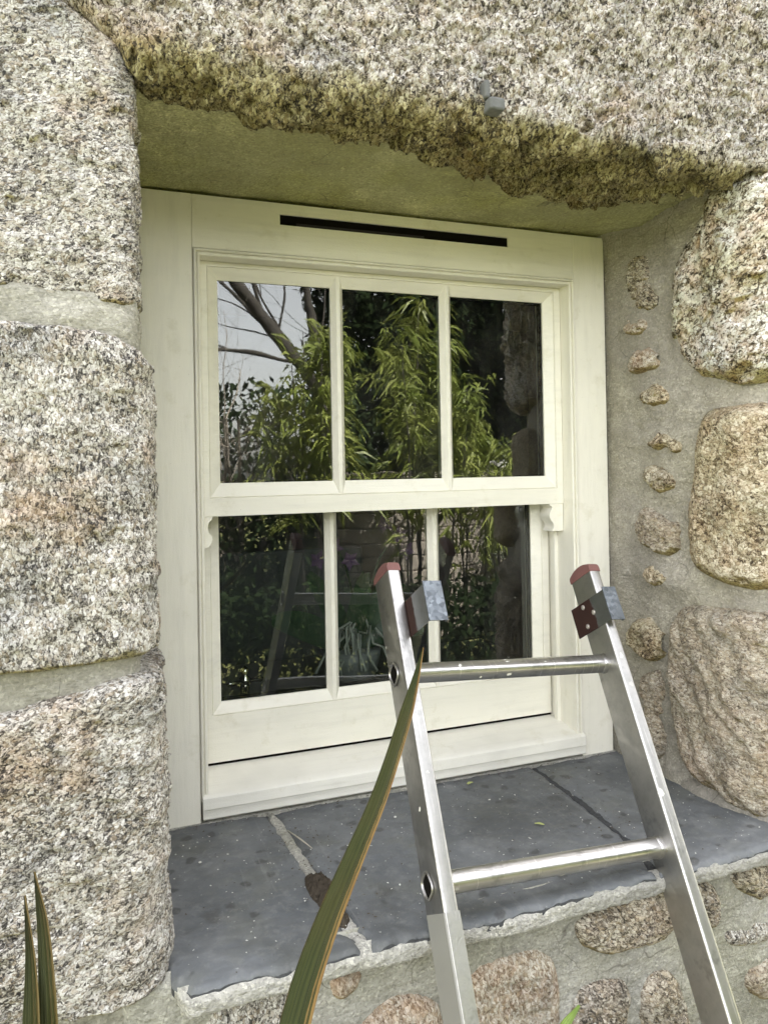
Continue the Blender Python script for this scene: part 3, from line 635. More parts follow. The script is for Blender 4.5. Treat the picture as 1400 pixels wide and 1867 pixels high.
sweep3(bead, 0, .76, 0, -.936, 'bead_moulding', MAT['paint'], WIN)
sweep3([(.0126, .058), (.0200, .058), (.0205, .060), (.0205, .069), (.0126, .0695)], 0, .76, 0, -.936, 'parting_bead', MAT['paint'], WIN)
# head soffit lining behind the bead
MB().box(.0, .76, .034, .13, -.0132, -.002).build('head_lining', MAT['paint_h'], WIN)

def sash(name, x0, x1, z1, z0, yf, bev, gl, bars, mat, th=.040):
    """frame outer x0..x1, z0..z1; bev and gl = (xa, xb, za(top), zb(bottom))"""
    o = bpy.data.objects.new(name, None); COL.objects.link(o); o.parent = WIN; o.location = (0, 0, 0)
    yg = yf + .013
    def rect(xa, xb, zt, zb, y): return [(xa, y, zb), (xb, y, zb), (xb, y, zt), (xa, y, zt)]
    g = .0019
    fr = MB()
    fr.rings([rect(x0, x1, z1, z0, yf + th), rect(x0, x1, z1, z0, yf), rect(bev[0] - g, bev[1] + g, bev[2] + g, bev[3] - g, yf),
              rect(bev[0] - g * .6, bev[1] + g * .6, bev[2] + g * .6, bev[3] - g * .6, yf + .0032), rect(bev[0], bev[1], bev[2], bev[3], yf + .0014),
              rect(gl[0], gl[1], gl[2], gl[3], yg), rect(gl[0], gl[1], gl[2], gl[3], yf + th)])
    fo = fr.build('sash_frame', mat, o)
    ys = yf + .0016
    for bx, bw in bars:
        hw, rw = bw / 2, .0035
        xb_ = lambda v: bx + v
        zt, zb = bev[2], bev[3]
        prof = [(-hw, yg + .001), (-rw, ys), (rw, ys), (hw, yg + .001), (hw * .6, yf + th), (-hw * .6, yf + th)]
        # slightly tapered ends meet the bevel
        MB().rings([[(bx + px, py, zz) for px, py in prof] for zz in (zb + .001, zt - .001)], caps=True).build('glazing_bar', MAT['paint'], o, bevel=.0006)
    edges = [gl[0]] + [b for b, _ in bars] + [gl[1]]
    for i in range(len(edges) - 1):
        a, b = edges[i] - .004, edges[i + 1] + (.004 if i == len(edges) - 2 else -.0)
        n = 1
        MB().add([(a + (.0 if i == 0 else .004), yg + .003, gl[3] - .004), (b, yg + .003, gl[3] - .004), (b, yg + .003, gl[2] + .004), (a + (.0 if i == 0 else .004), yg + .003, gl[2] + .004)], [(0, 1, 2, 3)]).build('glass_pane', MAT['glass'], o, fix=False)
        sp = MB(); xa = a + (.0 if i == 0 else .004)
        zt_, zb_ = gl[2] + .004, gl[3] - .004; wd = .0072
        sp.rings([[(xa, yy, zb_), (b, yy, zb_), (b, yy, zt_), (xa, yy, zt_)] if w_ == 0 else [(xa + w_, yy, zb_ + w_), (b - w_, yy, zb_ + w_), (b - w_, yy, zt_ - w_), (xa + w_, yy, zt_ - w_)] for w_, yy in ((0, yg + .0045), (wd, yg + .0045), (wd, yg + .018), (0, yg + .018))])
        sp.build('pane_spacer', MAT['black'], o)
    return o
us = sash('upper_sash', .0135, .7465, -.0135, -.459, .032, (.029, .7305, -.0228, -.4255), (.0475, .7125, -.042, -.4015), [(.2665, .0245), (.4895, .0245)], MAT['paint_h'], .038)
ls = sash('lower_sash', .0135, .7440, -.430, -.9072, .088, (.0345, .7265, -.4275, -.8215), (.0510, .7090, -.4310, -.8025), [(.2640, .0250), (.4800, .0255)], MAT['paint_h'], .038)
# sash horns
def horn(x0, x1):
    pf = [(.034, -.4595), (.034, -.516), (.0335, -.517), (.052, -.5150), (.056, -.5085), (.0555, -.503), (.052, -.497), (.0475, -.490), (.0465, -.483), (.050, -.476), (.0555, -.470), (.057, -.464), (.068, -.4595)]
    pf = [(.0325, -.4592), (.0325, -.5150), (.068, -.5150), (.068, -.4592)]
    return pf
def horn_build(xo, s):
    # profile in x-z: widest at top, ogee curve; xo = outer x, s = +1 grows to the right
    pr = [(0, -.4590), (.0330, -.4590), (.0320, -.4625), (.0275, -.4640), (.0262, -.4680), (.0290, -.4730), (.0325, -.4790), (.0330, -.4850), (.0300, -.4920), (.0250, -.4980), (.0225, -.5040), (.0235, -.5100), (.0270, -.5140), (.0280, -.5160), (0, -.5160)]
    R = [[(xo + s * a, y, z) for a, z in pr] for y in (.0335, .0700)]
    MB().rings(R, caps=True).build('sash_horn', MAT['paint'], us, bevel=.0008)
horn_build(.7462, -1); 
pl_ = [(0, -.4590), (.0185, -.4590), (.0175, -.4640), (.0125, -.4690), (.0095, -.4760), (.0110, -.4860), (.0165, -.4930), (.0180, -.5000), (.0150, -.5070), (.0105, -.5130), (0, -.5160)]
MB().rings([[(.0135 + a, y, z) for a, z in pl_] for y in (.0335, .0700)], caps=True).build('sash_horn', MAT['paint'], us, bevel=.0008)
# timber sill
ws = MB()
X0s, X1s = .0028, .7624
prof = [(.128, -.9740), (.128, -.9115), (.092, -.9125), (.060, -.9150), (.010, -.9228), (-.0035, -.9262), (-.0075, -.9300), (-.0085, -.9480), (-.0070, -.9500), (-.0072, -.9640), (-.0050, -.9665), (.010, -.9690), (.02, -.9740)]
ws.rings([[(x, y, z) for y, z in prof] for x in (X0s, X1s)], caps=True)
ws.build('timber_sill', MAT['paint_sill'], WIN, bevel=.0008)
MB().box(.014, .7435, .0905, .12, -.9140, -.9070).build('sill_gap', MAT['black'], WIN)
MB().box(-.11, .84, -.002, .03, -.9790, -.9715).build('mortar_pointing', MAT['bed'], WIN)

# ------------------------------------------------------------------ LADDER
la = np.array([.9973, .0248, -.0697]); lu = np.array([.0474, .5091, .8594]); ln = np.array([.0568, -.8604, .5065])
ln = np.cross(la, lu); ln = ln / np.linalg.norm(ln)
if ln[1] > 0: ln = -ln
lu = np.cross(ln, la) if np.dot(np.cross(ln, la), lu) > 0 else -np.cross(ln, la)
LO = np.array([.2619, -.2124, -.5324]); LW, LD, LS = .0203, .0596, .3772
base_u = -(1.9 - .5324) / .8594
LAD = thing('ladder', 'old aluminium ladder with red end caps leaning on the slate sill edge', 'ladder', tuple(LO + LS / 2 * la + base_u * lu))
def lp(a, u, n): return LO + a * la + u * lu + n * ln
def bar(a0, a1, u0, u1, n0, n1, r=.0035, sh=0):
    R = []
    for (u, o) in ((u0, -sh), (u1, 0)):
        ring = []
        for (ca, cn, s0) in ((a1 - r, n1 - r, 0), (a0 + r, n1 - r, 1), (a0 + r, n0 + r, 2), (a1 - r, n0 + r, 3)):
            for q in range(5):
                t = (s0 + q / 4.) * math.pi / 2; ring.append(lp(ca + o * 0 + r * math.cos(t), u, cn + r * math.sin(t)))
        R.append(ring)
    return R
def auto_smooth(o, ang=35):
    me = o.data
    me.polygons.foreach_set('use_smooth', np.ones(len(me.polygons), dtype=bool))
    try: me.set_sharp_from_angle(angle=math.radians(ang))
    except Exception: pass
for side, a0 in (('l', 0), ('r', LS)):
    o = MB().rings(bar(a0, a0 + LW, base_u, 0, -LD, 0), caps=True).build('rail', MAT['alu'], LAD); auto_smooth(o)
    # arched red cap
    R = []
    N = 14
    for k_, (ins, hh) in enumerate(((-.0008, -.006), (-.0008, 0), (.0, .6), (.002, 1.0), (.006, 1.05))):
        ring = []
        for i in range(N + 1):
            q = i / N; n_ = -LD + q * LD; arch = .0035 + .0105 * math.sin(math.pi * min(1, .08 + q * .86)) ** .8
            ring.append((a0 + ins, hh, n_, arch))
        full = [(a, hh_, n_, ar) for a, hh_, n_, ar in ring] + [(2 * a0 + LW - a, hh_, n_, ar) for a, hh_, n_, ar in ring[::-1]]
        R.append([lp(a, (hh_ * ar if hh_ > 0 else hh_), n_ * 1.0 + (-.0006 if n_ < -LD / 2 else .0006)) for a, hh_, n_, ar in full])
    o = MB().rings(R, caps=True).build('end_cap', MAT['cap'], LAD); auto_smooth(o, 50)
    # pale lower sleeve on the side of the rail
    if side == 'l':
        o = MB().rings(bar(a0 - .0012, a0 + .004, base_u, -.4655, -LD + .0045, .0002, .001), caps=True).build('side_sleeve', MAT['alu_label'], LAD)
        MB().rings(bar(a0 + .001, a0 + LW + .0008, base_u, -.4655, -.02, .0009, .001), caps=True).build('front_sleeve', MAT['alu'], LAD)
    MB().rings(bar(a0 - .002, a0 + LW + .002, base_u - .002, base_u + .05, -LD - .002, .002), caps=True).build('rubber_foot', MAT['black'], LAD)
# rungs: hollow D section with flared ends
RC = -.036
def dsec(h, d, n=20, r=.008):
    pts = []
    hu, hn = h / 2, d / 2
    for (cu, cn, s0) in ((hu - r, hn - r, 0), (-hu + r, hn - r, 3), (-hu + r, -hn + r, 2), (hu - r, -hn + r, 1)):
        for q in range(5):
            t = {0: math.pi / 2 - q / 4 * math.pi / 2, 3: -q / 4 * math.pi / 2, 2: -math.pi / 2 - q / 4 * math.pi / 2, 1: math.pi - q / 4 * math.pi / 2}[s0]
            pts.append((cu + r * math.sin(t) if False else cu + r * math.sin(t), cn + r * math.cos(t)))
    return pts
tilt = math.radians(-30)
def rp(pt, a, u):
    x, y = pt; c, s = math.cos(tilt), math.sin(tilt)
    return lp(a, u + c * x - s * y, RC + s * x + c * y)
for uu in (-.1569, -.4332, -.7095, -.9858, -1.2621, -1.5):
    sec = dsec(.025, .026)
    o = MB().rings([[rp(p, a, uu) for p in sec] for a in (.003, LS + LW - .003)]).build('rung', MAT['alu_rung'], LAD); auto_smooth(o, 40)
    for ae, sg in ((0, -1), (LS + LW, 1)):
        prof2 = [(1.02, 0), (1.16, .0004), (1.22, .0016), (1.20, .0032), (1.10, .0038), (1.02, .0030), (.98, .0012), (.97, .0004), (.96, -.002)]
        oo = MB().rings([[rp((p[0] * k1, p[1] * k1), ae + sg * k2, uu) for p in sec] for k1, k2 in prof2]).build('rung_collar', MAT['alu'], o); auto_smooth(oo, 60)
        MB().add([rp((p[0] * .972, p[1] * .972), ae + sg * .0007, uu) for p in sec], [tuple(range(len(sec)))]).build('hollow', MAT['black'], o, fix=False)
    # swaged shoulders against the inner faces of the rails
    for ae, sg in ((LW, 1), (LS, -1)):
        oo = MB().rings([[rp((p[0] * k1, p[1] * k1), ae + sg * k2, uu) for p in sec] for k1, k2 in ((1.0, 0), (1.09, 0), (1.10, .003), (1.05, .006), (1.0, .0075))]).build('rung_shoulder', MAT['alu_rung'], o); auto_smooth(oo, 60)
# hook brackets
def bracket(ap, u0, u1, n0, n1, fl, label):
    o = bpy.data.objects.new('hook_bracket', None); COL.objects.link(o); o.parent = LAD; o['label'] = label
    t = .0022
    V = [lp(ap, u1, n0), lp(ap, u0, n0), lp(ap, u0, n1), lp(ap, u1, n1), lp(ap + t, u1, n0), lp(ap + t, u0, n0), lp(ap + t, u0, n1), lp(ap + t, u1, n1)]
    F = [(0, 1, 2, 3), (7, 6, 5, 4), (0, 4, 5, 1), (1, 5, 6, 2), (2, 6, 7, 3), (3, 7, 4, 0)]
    pl = mesh_obj('bracket_plate', V, F, MAT['rust'], o, smooth=False)
    uv = pl.data.uv_layers.new(name='UVMap')
    un = [0, 0, 1, 1, 0, 0, 1, 1]
    for poly in pl.data.polygons:
        for li in poly.loop_indices:
            vi = pl.data.loops[li].vertex_index; uv.data[li].uv = (un[vi], .5)
    # flange turned to the right, its lower lip folded back
    g = MB(); g.obox(lp(ap, u0 - .001, n1), fl * la, (u1 - u0 + .006) * lu, t * ln)
    g.obox(lp(ap + fl - t, u0 - .001, n1), t * la, (u1 - u0 + .006) * lu, -.006 * ln)
    g.build('flange', MAT['galv'], o, bevel=.0005)
    return o, ap, t
b1 = bracket(LW, -.1120, -.0575, -.045, .066, .030, 'hook bracket on the left rail with a rust patch')
b2 = bracket(LS - .0022, -.1000, -.0480, -.078, .0175, .027, 'dark red hook bracket with rivets on the right rail')
for (u_, n_) in ((-.0560, -.0435), (-.0735, -.0200), (-.0895, -.0455)):
    r = MB(); ring = []
    for rr, aa in ((.0045, 0), (.0042, .0012), (.0028, .0022), (.0008, .0026)):
        ring.append([lp(LS - .0022 - aa, u_ + rr * math.cos(q * math.pi / 6), n_ + rr * math.sin(q * math.pi / 6)) for q in range(12)])
    r.rings(ring, caps=True).build('rivet', MAT['rivet'], b2[0], smooth=True)

# ------------------------------------------------------------------ FLAX PLANT in front
def flax_mat(edge=1.0, name='flax_leaf'):
    t = NT(name); u = t.tc.outputs['UV']; sx = t.n('SeparateXYZ'); t.set(sx.inputs[0], u)
    st = t.noise(38, 2, .6, t.mapping((1, .02, 1), vec=u)); s2 = t.noise(7, 4, .6)
    c = t.mix(t.ramp(st, [(.40, 0), (.62, 1)]), (.024, .033, .007), (.055, .064, .014))
    c = t.mix(t.math('MULTIPLY', t.ramp(s2, [(.4, 0), (.7, 1)]), .5), c, (.075, .062, .018))
    e = t.ramp(t.math('ADD', sx.outputs[0], t.math('MULTIPLY', t.math('SUBTRACT', t.noise(5, 4, .7, t.mapping((.6, 6, 1), vec=u)), .5), .16)), [(.0, .3), (.02, 0), (.05, 0), (.74, 0), (.78, .9), (.83, .05), (.88, .1), (.91, 1), (1, 1)])
    c = t.mix(t.math('MULTIPLY', e, edge), c, t.mix(t.noise(30, 3), (.24, .12, .035), (.38, .26, .09)))
    fib = t.noise(160, 2, .6, t.mapping((1, .01, 1), vec=u)); c = t.mix(t.math('MULTIPLY', fib, .5), c, t.mix(1, c, (.5, .5, .45), 'MULTIPLY'))
    t.bsdf(c, .58, 0, t.bump(t.math('ADD', st, fib), .0012, .7), .25); return t.mat
MAT['flax'] = flax_mat(); MAT['flax_plain'] = flax_mat(.3, 'flax_leaf_plain')
FLAX = thing('flax_plant', 'sword leaved flax plant with olive blades and orange edges growing before the wall', 'plant', (.0, -.95, -1.9))
def blade(pts, wid, normal, fold=.35, label=None, mat=None, twist=0.0):
    pts = np.array(pts, float); n = 40
    tt = np.linspace(0, len(pts) - 1, n); C = np.stack([np.interp(tt, range(len(pts)), pts[:, k]) for k in range(3)], 1)
    for _ in range(6): C[1:-1] = .5 * C[1:-1] + .25 * (C[:-2] + C[2:])
    W_ = np.interp(np.linspace(0, 1, n), np.linspace(0, 1, len(wid)), wid)
    nu = 14; V = []; UV = []
    for i in range(n):
        T = C[min(i + 1, n - 1)] - C[max(i - 1, 0)]; T /= np.linalg.norm(T)
        N = np.array(normal, float); N -= N.dot(T) * T; N /= np.linalg.norm(N); S = np.cross(T, N)
        for j in range(nu + 1):
            q = j / nu * 2 - 1
            off = S * q * W_[i] / 2 + N * (-abs(q) * W_[i] * fold + .0008 * math.sin(q * 14))
            V.append(C[i] + off); UV.append((j / nu, i / n))
    F = [(i * (nu + 1) + j, i * (nu + 1) + j + 1, (i + 1) * (nu + 1) + j + 1, (i + 1) * (nu + 1) + j) for i in range(n - 1) for j in range(nu)]
    o = mesh_obj('leaf_blade', V, F, mat or MAT['flax'], FLAX)
    uv = o.data.uv_layers.new(name='UVMap')
    for poly in o.data.polygons:
        for li in poly.loop_indices: uv.data[li].uv = UV[o.data.loops[li].vertex_index]
    md = o.modifiers.new('solid', 'SOLIDIFY'); md.thickness = .0009
    if label: o['label'] = label
    return o
vn = (-.25, -1, .25)
blade([(-.09, -.98, -1.9), (-.075, -.92, -1.45), (-.082, -.80, -1.00), (-.0185, -.72, -.8150), (.0526, -.64, -.7640), (.0840, -.605, -.7430), (.1180, -.57, -.7165), (.1785, -.50, -.6549), (.2149, -.455, -.6010)], [.03, .030, .028, .0255, .0215, .0190, .0170, .0150, .0004], vn, .42, 'long olive blade with an orange edge crossing the ladder')
blade([(-.14, -.98, -1.9), (-.16, -.92, -1.4), (-.182, -.82, -.95), (-.1868, -.79, -.715), (-.1915, -.75, -.684), (-.1978, -.72, -.6610)], [.02, .02, .018, .014, .0105, .0070, .0004], vn, .30, 'narrow upright blade at the lower left', MAT['flax_plain'])
blade([(-.17, -.97, -1.9), (-.185, -.92, -1.4), (-.198, -.83, -.95), (-.1955, -.80, -.716), (-.1985, -.76, -.694), (-.2032, -.73, -.6710)], [.02, .02, .018, .013, .0095, .005, .0004], vn, .30, 'shorter brownish blade at the lower left', MAT['flax_plain'])
def green_leaf():
    t = NT('young_leaf'); n = t.noise(20, 3); t.bsdf(t.mix(n, (.10, .17, .03), (.22, .30, .06)), .45, 0, None, .4); return t.mat
blade([(.02, -.96, -1.9), (.10, -.90, -1.4), (.19, -.78, -1.02), (.238, -.705, -.905), (.262, -.70, -.888)], [.02, .03, .028, .012, .0008], vn, .3, 'fresh green leaf tip under the sill', green_leaf())
random.seed(21)
for k_ in range(7):
    ax = random.uniform(-1, 1); x0 = random.uniform(-.12, .06); hh = random.uniform(.45, .8)
    blade([(x0, -.98, -1.9), (x0 + ax * .10, -1.02, -1.9 + hh * .6), (x0 + ax * .30, -1.02 + random.uniform(-.1, .0), -1.9 + hh), (x0 + ax * .55, -1.05, -1.9 + hh * .85)], [.03, .045, .035, .001], vn, .3)

# ------------------------------------------------------------------ debris on the slate
def flake_mesh(n, x0, x1, y0, y1, smin, smax):
    V = []; F = []
    for _ in range(n):
        x = random.uniform(x0, x1); y = y0 + (y1 - y0) * random.random(); s = random.uniform(smin, smax); a = random.uniform(0, 6.3); e = random.uniform(.25, .9)
        k_ = random.randint(4, 6); b = len(V); z = zsl(y) + .0022
        for i in range(k_):
            t = i / k_ * 2 * math.pi; r = s * random.uniform(.6, 1)
            px, py = r * math.cos(t), r * e * math.sin(t); V.append((x + px * math.cos(a) - py * math.sin(a), y + px * math.sin(a) + py * math.cos(a), z + random.uniform(0, .0012)))
        F.append(tuple(range(b, b + k_)))
    return V, F
V, F = flake_mesh(420, -.06, .86, -.39, -.01, .0006, .0022)
V2, F2 = flake_mesh(16, -.05, .82, -.36, -.02, .002, .0042)
o = mesh_obj('paint_flakes', V + V2, F + [tuple(len(V) + i for i in f) for f in F2], simple('flake_white', (.72, .72, .66), .7), None, smooth=False)
V, F = flake_mesh(260, -.06, .86, -.395, -.004, .0008, .0026); V2, F2 = flake_mesh(120, .10, .19, -.36, -.04, .0010, .0034); V3, F3 = flake_mesh(90, .58, .68, -.36, -.01, .0008, .003)
V4, F4 = flake_mesh(160, -.06, .84, -.016, -.006, .0008, .0028)
allV, allF = [], []
for a_, b_ in ((V, F), (V2, F2), (V3, F3), (V4, F4)):
    allF += [tuple(len(allV) + i for i in f) for f in b_]; allV += a_
tag(mesh_obj('grit', allV, allF, simple('grit_brown', (.13, .11, .085), .9, 0, .1, .5, 300), None, smooth=False), 'dark grit and soil crumbs gathered along the joints of the slate sill', 'grit', kind='stuff')
tag(o, 'tiny white paint flakes and crumbs scattered over the slate sill', 'flakes', kind='stuff')
lm = simple('yellow_leaf', (.42, .46, .17), .6, 0, .3, .2)
def leafbit(x, y, ln_, wd, ang, label):
    R = []; V = []
    for i in range(9):
        q = i / 8; ww = wd * math.sin(math.pi * (.08 + .84 * q)) ** .7; cx = (q - .5) * ln_; z = zsl(y) + .003 + .0015 * math.sin(math.pi * q)
        V += [(x + cx * math.cos(ang) - ww * math.sin(ang), y + cx * math.sin(ang) + ww * math.cos(ang), z), (x + cx * math.cos(ang), y + cx * math.sin(ang), z + .001), (x + cx * math.cos(ang) + ww * math.sin(ang), y + cx * math.sin(ang) - ww * math.cos(ang), z)]
    F = [(3 * i + j, 3 * i + j + 1, 3 * i + 4 + j, 3 * i + 3 + j) for i in range(8) for j in (0, 1)]
    tag(mesh_obj('fallen_leaf', V, F, lm, None), label, 'leaf', 'fallen leaves on the slate sill')
leafbit(.522, -.215, .016, .0035, -.7, 'pale yellow green leaf scrap lying between the ladder rails on the slate')
leafbit(.488, -.030, .014, .004, .3, 'yellow green leaf scrap lying close under the timber sill')
tw = MB().tube([(.128, -.085, zsl(-.1) + .006), (.142, -.120, zsl(-.1) + .004), (.152, -.150, zsl(-.15) + .003)], [.0008, .0013, .0004], 6)
tag(tw.build('dry_twig', simple('straw', (.50, .47, .38), .7), None, True), 'small dry twig lying across the left mortar joint of the slate', 'twig')

# ------------------------------------------------------------------ ROOM BEHIND THE WINDOW
rm = MB(); rx0, rx1, ry1, rz0, rz1 = -1.6, 2.6, 3.2, -1.9, .55
def wallq(a, b, c, d): rm.add([a, b, c, d], [(0, 1, 2, 3)])
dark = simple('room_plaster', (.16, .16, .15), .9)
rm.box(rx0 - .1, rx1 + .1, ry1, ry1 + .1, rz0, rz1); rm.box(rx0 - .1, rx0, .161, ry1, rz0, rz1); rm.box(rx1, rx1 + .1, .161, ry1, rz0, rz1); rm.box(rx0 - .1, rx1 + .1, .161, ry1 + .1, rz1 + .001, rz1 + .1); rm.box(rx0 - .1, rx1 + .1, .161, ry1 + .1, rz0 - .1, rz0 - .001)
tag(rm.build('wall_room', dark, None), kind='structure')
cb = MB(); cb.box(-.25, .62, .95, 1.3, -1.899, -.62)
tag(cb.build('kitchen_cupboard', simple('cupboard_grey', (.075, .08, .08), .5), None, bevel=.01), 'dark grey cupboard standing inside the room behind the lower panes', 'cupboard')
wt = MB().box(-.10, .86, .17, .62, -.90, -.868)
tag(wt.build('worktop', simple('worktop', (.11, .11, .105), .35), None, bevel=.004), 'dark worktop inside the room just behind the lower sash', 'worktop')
TX, TY = .130, .30
tap = thing('water_tap', 'old brass tap with a cross handle seen dimly through the lower left pane', 'tap', (TX, TY, -.868))
brass = simple('tap_metal', (.80, .77, .68), .12, 1.0, .5, .1)
MB().tube([(TX, TY, -.867), (TX, TY, -.862), (TX, TY, -.856), (TX, TY, -.832)], [.018, .018, .010, .009], 16).build('tap_body', brass, tap, True)
MB().tube([(TX, TY, -.834), (TX, TY, -.828), (TX, TY, -.819), (TX, TY, -.812), (TX, TY, -.804), (TX, TY, -.798), (TX, TY, -.792)], [.006, .012, .012, .006, .009, .006, .001], 16).build('tap_knob', brass, tap, True)
MB().tube([(TX - .040, TY - .01, -.825), (TX - .034, TY - .008, -.825), (TX - .02, TY - .005, -.825), (TX, TY, -.825), (TX + .02, TY + .005, -.825), (TX + .034, TY + .008, -.825), (TX + .040, TY + .01, -.825)], [.003, .007, .004, .006, .004, .007, .003], 12).build('tap_handle', brass, tap, True)
# orchid
OX, OY = .36, .28
orc = thing('orchid_plant', 'potted orchid with broad dark leaves, pale roots and purple flowers behind the lower centre pane', 'orchid', (OX, OY, -.868))
MB().tube([(OX, OY, -.867), (OX, OY, -.80), (OX, OY, -.775)], [.045, .060, .066], 20).build('plant_pot', simple('pot', (.25, .26, .25), .4), orc, True)
olf = simple('orchid_leaf', (.03, .065, .03), .35, 0, .5, .3)
def oleaf(p0, p1, p2, wd):
    p0, p1, p2 = map(np.array, (p0, p1, p2)); V = []; n = 14
    for i in range(n + 1):
        q = i / n; C = (1 - q) ** 2 * p0 + 2 * q * (1 - q) * p1 + q * q * p2; ww = wd * math.sin(math.pi * (.06 + .90 * q)) ** .55
        T = 2 * (1 - q) * (p1 - p0) + 2 * q * (p2 - p1); T /= np.linalg.norm(T); S = np.cross(T, (0.1, -.9, .45)); S /= np.linalg.norm(S)
        V += [C - S * ww, C + np.array([0, .006, -.006]), C + S * ww]
    F = [(3 * i + j, 3 * i + j + 1, 3 * i + 4 + j, 3 * i + 3 + j) for i in range(n) for j in (0, 1)]
    mesh_obj('orchid_leaf', V, F, olf, orc)
oleaf((OX - .01, OY, -.775), (OX - .10, OY - .03, -.70), (OX - .185, OY - .05, -.69), .032)
oleaf((OX, OY, -.775), (OX - .04, OY - .02, -.68), (OX - .10, OY - .02, -.60), .026); oleaf((OX, OY, -.775), (OX + .04, OY - .02, -.68), (OX + .11, OY - .03, -.63), .026)
oleaf((OX, OY, -.775), (OX + .0, OY - .04, -.69), (OX + .02, OY - .05, -.60), .024); oleaf((OX, OY, -.775), (OX + .09, OY, -.72), (OX + .17, OY - .01, -.75), .026)
rmm = simple('orchid_root', (.42, .43, .38), .7)
random.seed(5)
for k_ in range(14):
    a = random.uniform(3.3, 6.1); r = random.uniform(.05, .11); p = [(OX, OY, -.77)]
    for j in range(1, 6):
        p.append((OX + r * j / 5 * math.cos(a) + random.uniform(-.012, .012), OY + r * j / 5 * math.sin(a) * .9 + random.uniform(-.01, .01), -.765 + .05 * math.sin(j / 5 * 3) * random.uniform(.3, 1.4) - .045 * (j / 5) ** 2))
    MB().tube(p, .0028, 6).build('air_root', rmm, orc, True)
st_ = MB().tube([(OX, OY, -.775), (OX + .01, OY - .01, -.68), (OX - .02, OY - .02, -.58), (OX - .05, OY - .03, -.53)], .003, 6); st_.tube([(OX, OY, -.775), (OX + .03, OY - .01, -.68), (OX + .06, OY - .02, -.58), (OX + .10, OY - .03, -.52)], .003, 6)
st_.build('flower_stem', olf, orc, True)
pm = simple('purple_petal', (.13, .065, .16), .7)
for (fx, fz) in ((-.05, -.545), (-.015, -.575), (.10, -.525), (.115, -.56), (-.085, -.57), (.065, -.50)):
    g = MB()
    for q in range(5):
        a = q * 1.2566 + fx * 30; c = np.array([OX + fx, OY - .045, fz]); d1 = np.array([math.cos(a), -.15, math.sin(a)]); d2 = np.array([-math.sin(a), 0, math.cos(a)])
        g.add([c, c + d1 * .010 + d2 * .007, c + d1 * .022 + np.array([0, -.004, 0]), c + d1 * .010 - d2 * .007], [(0, 1, 2, 3)])
    g.build('orchid_flower', pm, orc, fix=False)

# ------------------------------------------------------------------ GARDEN (seen in the panes)
gm = NT('lawn'); gn = gm.noise(1.2, 5); gn2 = gm.noise(60, 3)
gm.bsdf(gm.mix(gm.ramp(gn, [(.35, 0), (.65, 1)]), gm.mix(gn2, (.10, .12, .035), (.17, .18, .06)), (.17, .17, .07)), .9, 0, gm.bump(gn2, .02, .6), .1)
G = MB(); gn_ = 24
for i in range(gn_ + 1):
    for j in range(gn_ + 1):
        x = -80 + 160 * i / gn_; y = -140 + 160 * j / gn_; G.v.append((x, y, -1.9 + (.25 * math.sin(x * .05) * math.cos(y * .04) if y < -20 else 0)))
G.f = [(i * (gn_ + 1) + j, (i + 1) * (gn_ + 1) + j, (i + 1) * (gn_ + 1) + j + 1, i * (gn_ + 1) + j + 1) for i in range(gn_) for j in range(gn_)]; G.m = [0] * len(G.f)
tag(G.build('ground', gm.mat, None, fix=False), kind='structure')
pv = MB().box(-2.2, 4.2, -2.2, -.30, -1.93, -1.894); tag(pv.build('path', mortar_mat('path_stone', (.36, .34, .28), (.28, .27, .2), .3), None), kind='structure')

def leaf_mat(name, c1, c2, rough=.45, trans=.3, spec=.4):
    t = NT(name); n = t.noise(3.0, 3); n2 = t.noise(30, 2)
    c = t.mix(t.ramp(n, [(.35, 0), (.65, 1)]), c1, c2); c = t.mix(t.math('MULTIPLY', n2, .5), c, tuple(x * .5 for x in c1))
    b = t.n('BsdfPrincipled'); t.set(b.inputs['Base Color'], c); b.inputs['Roughness'].default_value = rough; b.inputs['Specular IOR Level'].default_value = spec
    tr = t.n('BsdfTranslucent'); t.set(tr.inputs['Color'], c); ms = t.n('MixShader'); ms.inputs[0].default_value = trans
    t.t.links.new(b.outputs[0], ms.inputs[1]); t.t.links.new(tr.outputs[0], ms.inputs[2]); t.t.links.new(ms.outputs[0], t.out.inputs[0]); return t.mat
LBAM = leaf_mat('bamboo_leaf', (.17, .22, .04), (.34, .37, .10)); LDARK = leaf_mat('dark_leaf', (.012, .020, .009), (.022, .034, .013), .9, .0, .03)
LMID = leaf_mat('mid_leaf', (.025, .042, .018), (.05, .07, .03), .8, .1, .1); BARK = simple('bark', (.060, .054, .048), .9, 0, .2, .5, 12, .01)
def leaves(centres, dirs, L, Wd, droop=.3):
    """lance shaped leaves, two quads each"""
    n = len(centres); C = np.array(centres); D = np.array(dirs); D /= np.linalg.norm(D, axis=1)[:, None]
    S = np.cross(D, rng.normal(size=(n, 3))); S /= np.linalg.norm(S, axis=1)[:, None] + 1e-9
    L = np.asarray(L)[:, None] if np.ndim(L) else np.full((n, 1), L)
    dz = np.array([0, 0, -1.])
    p0 = C; p1 = C + D * L * .45 + dz * L * droop * .15; p2 = C + D * L + dz * L * droop
    V = np.stack([p0, p1 + S * Wd, p2, p1 - S * Wd], 1).reshape(-1, 3)
    F = np.arange(4 * n).reshape(-1, 4); return V, F
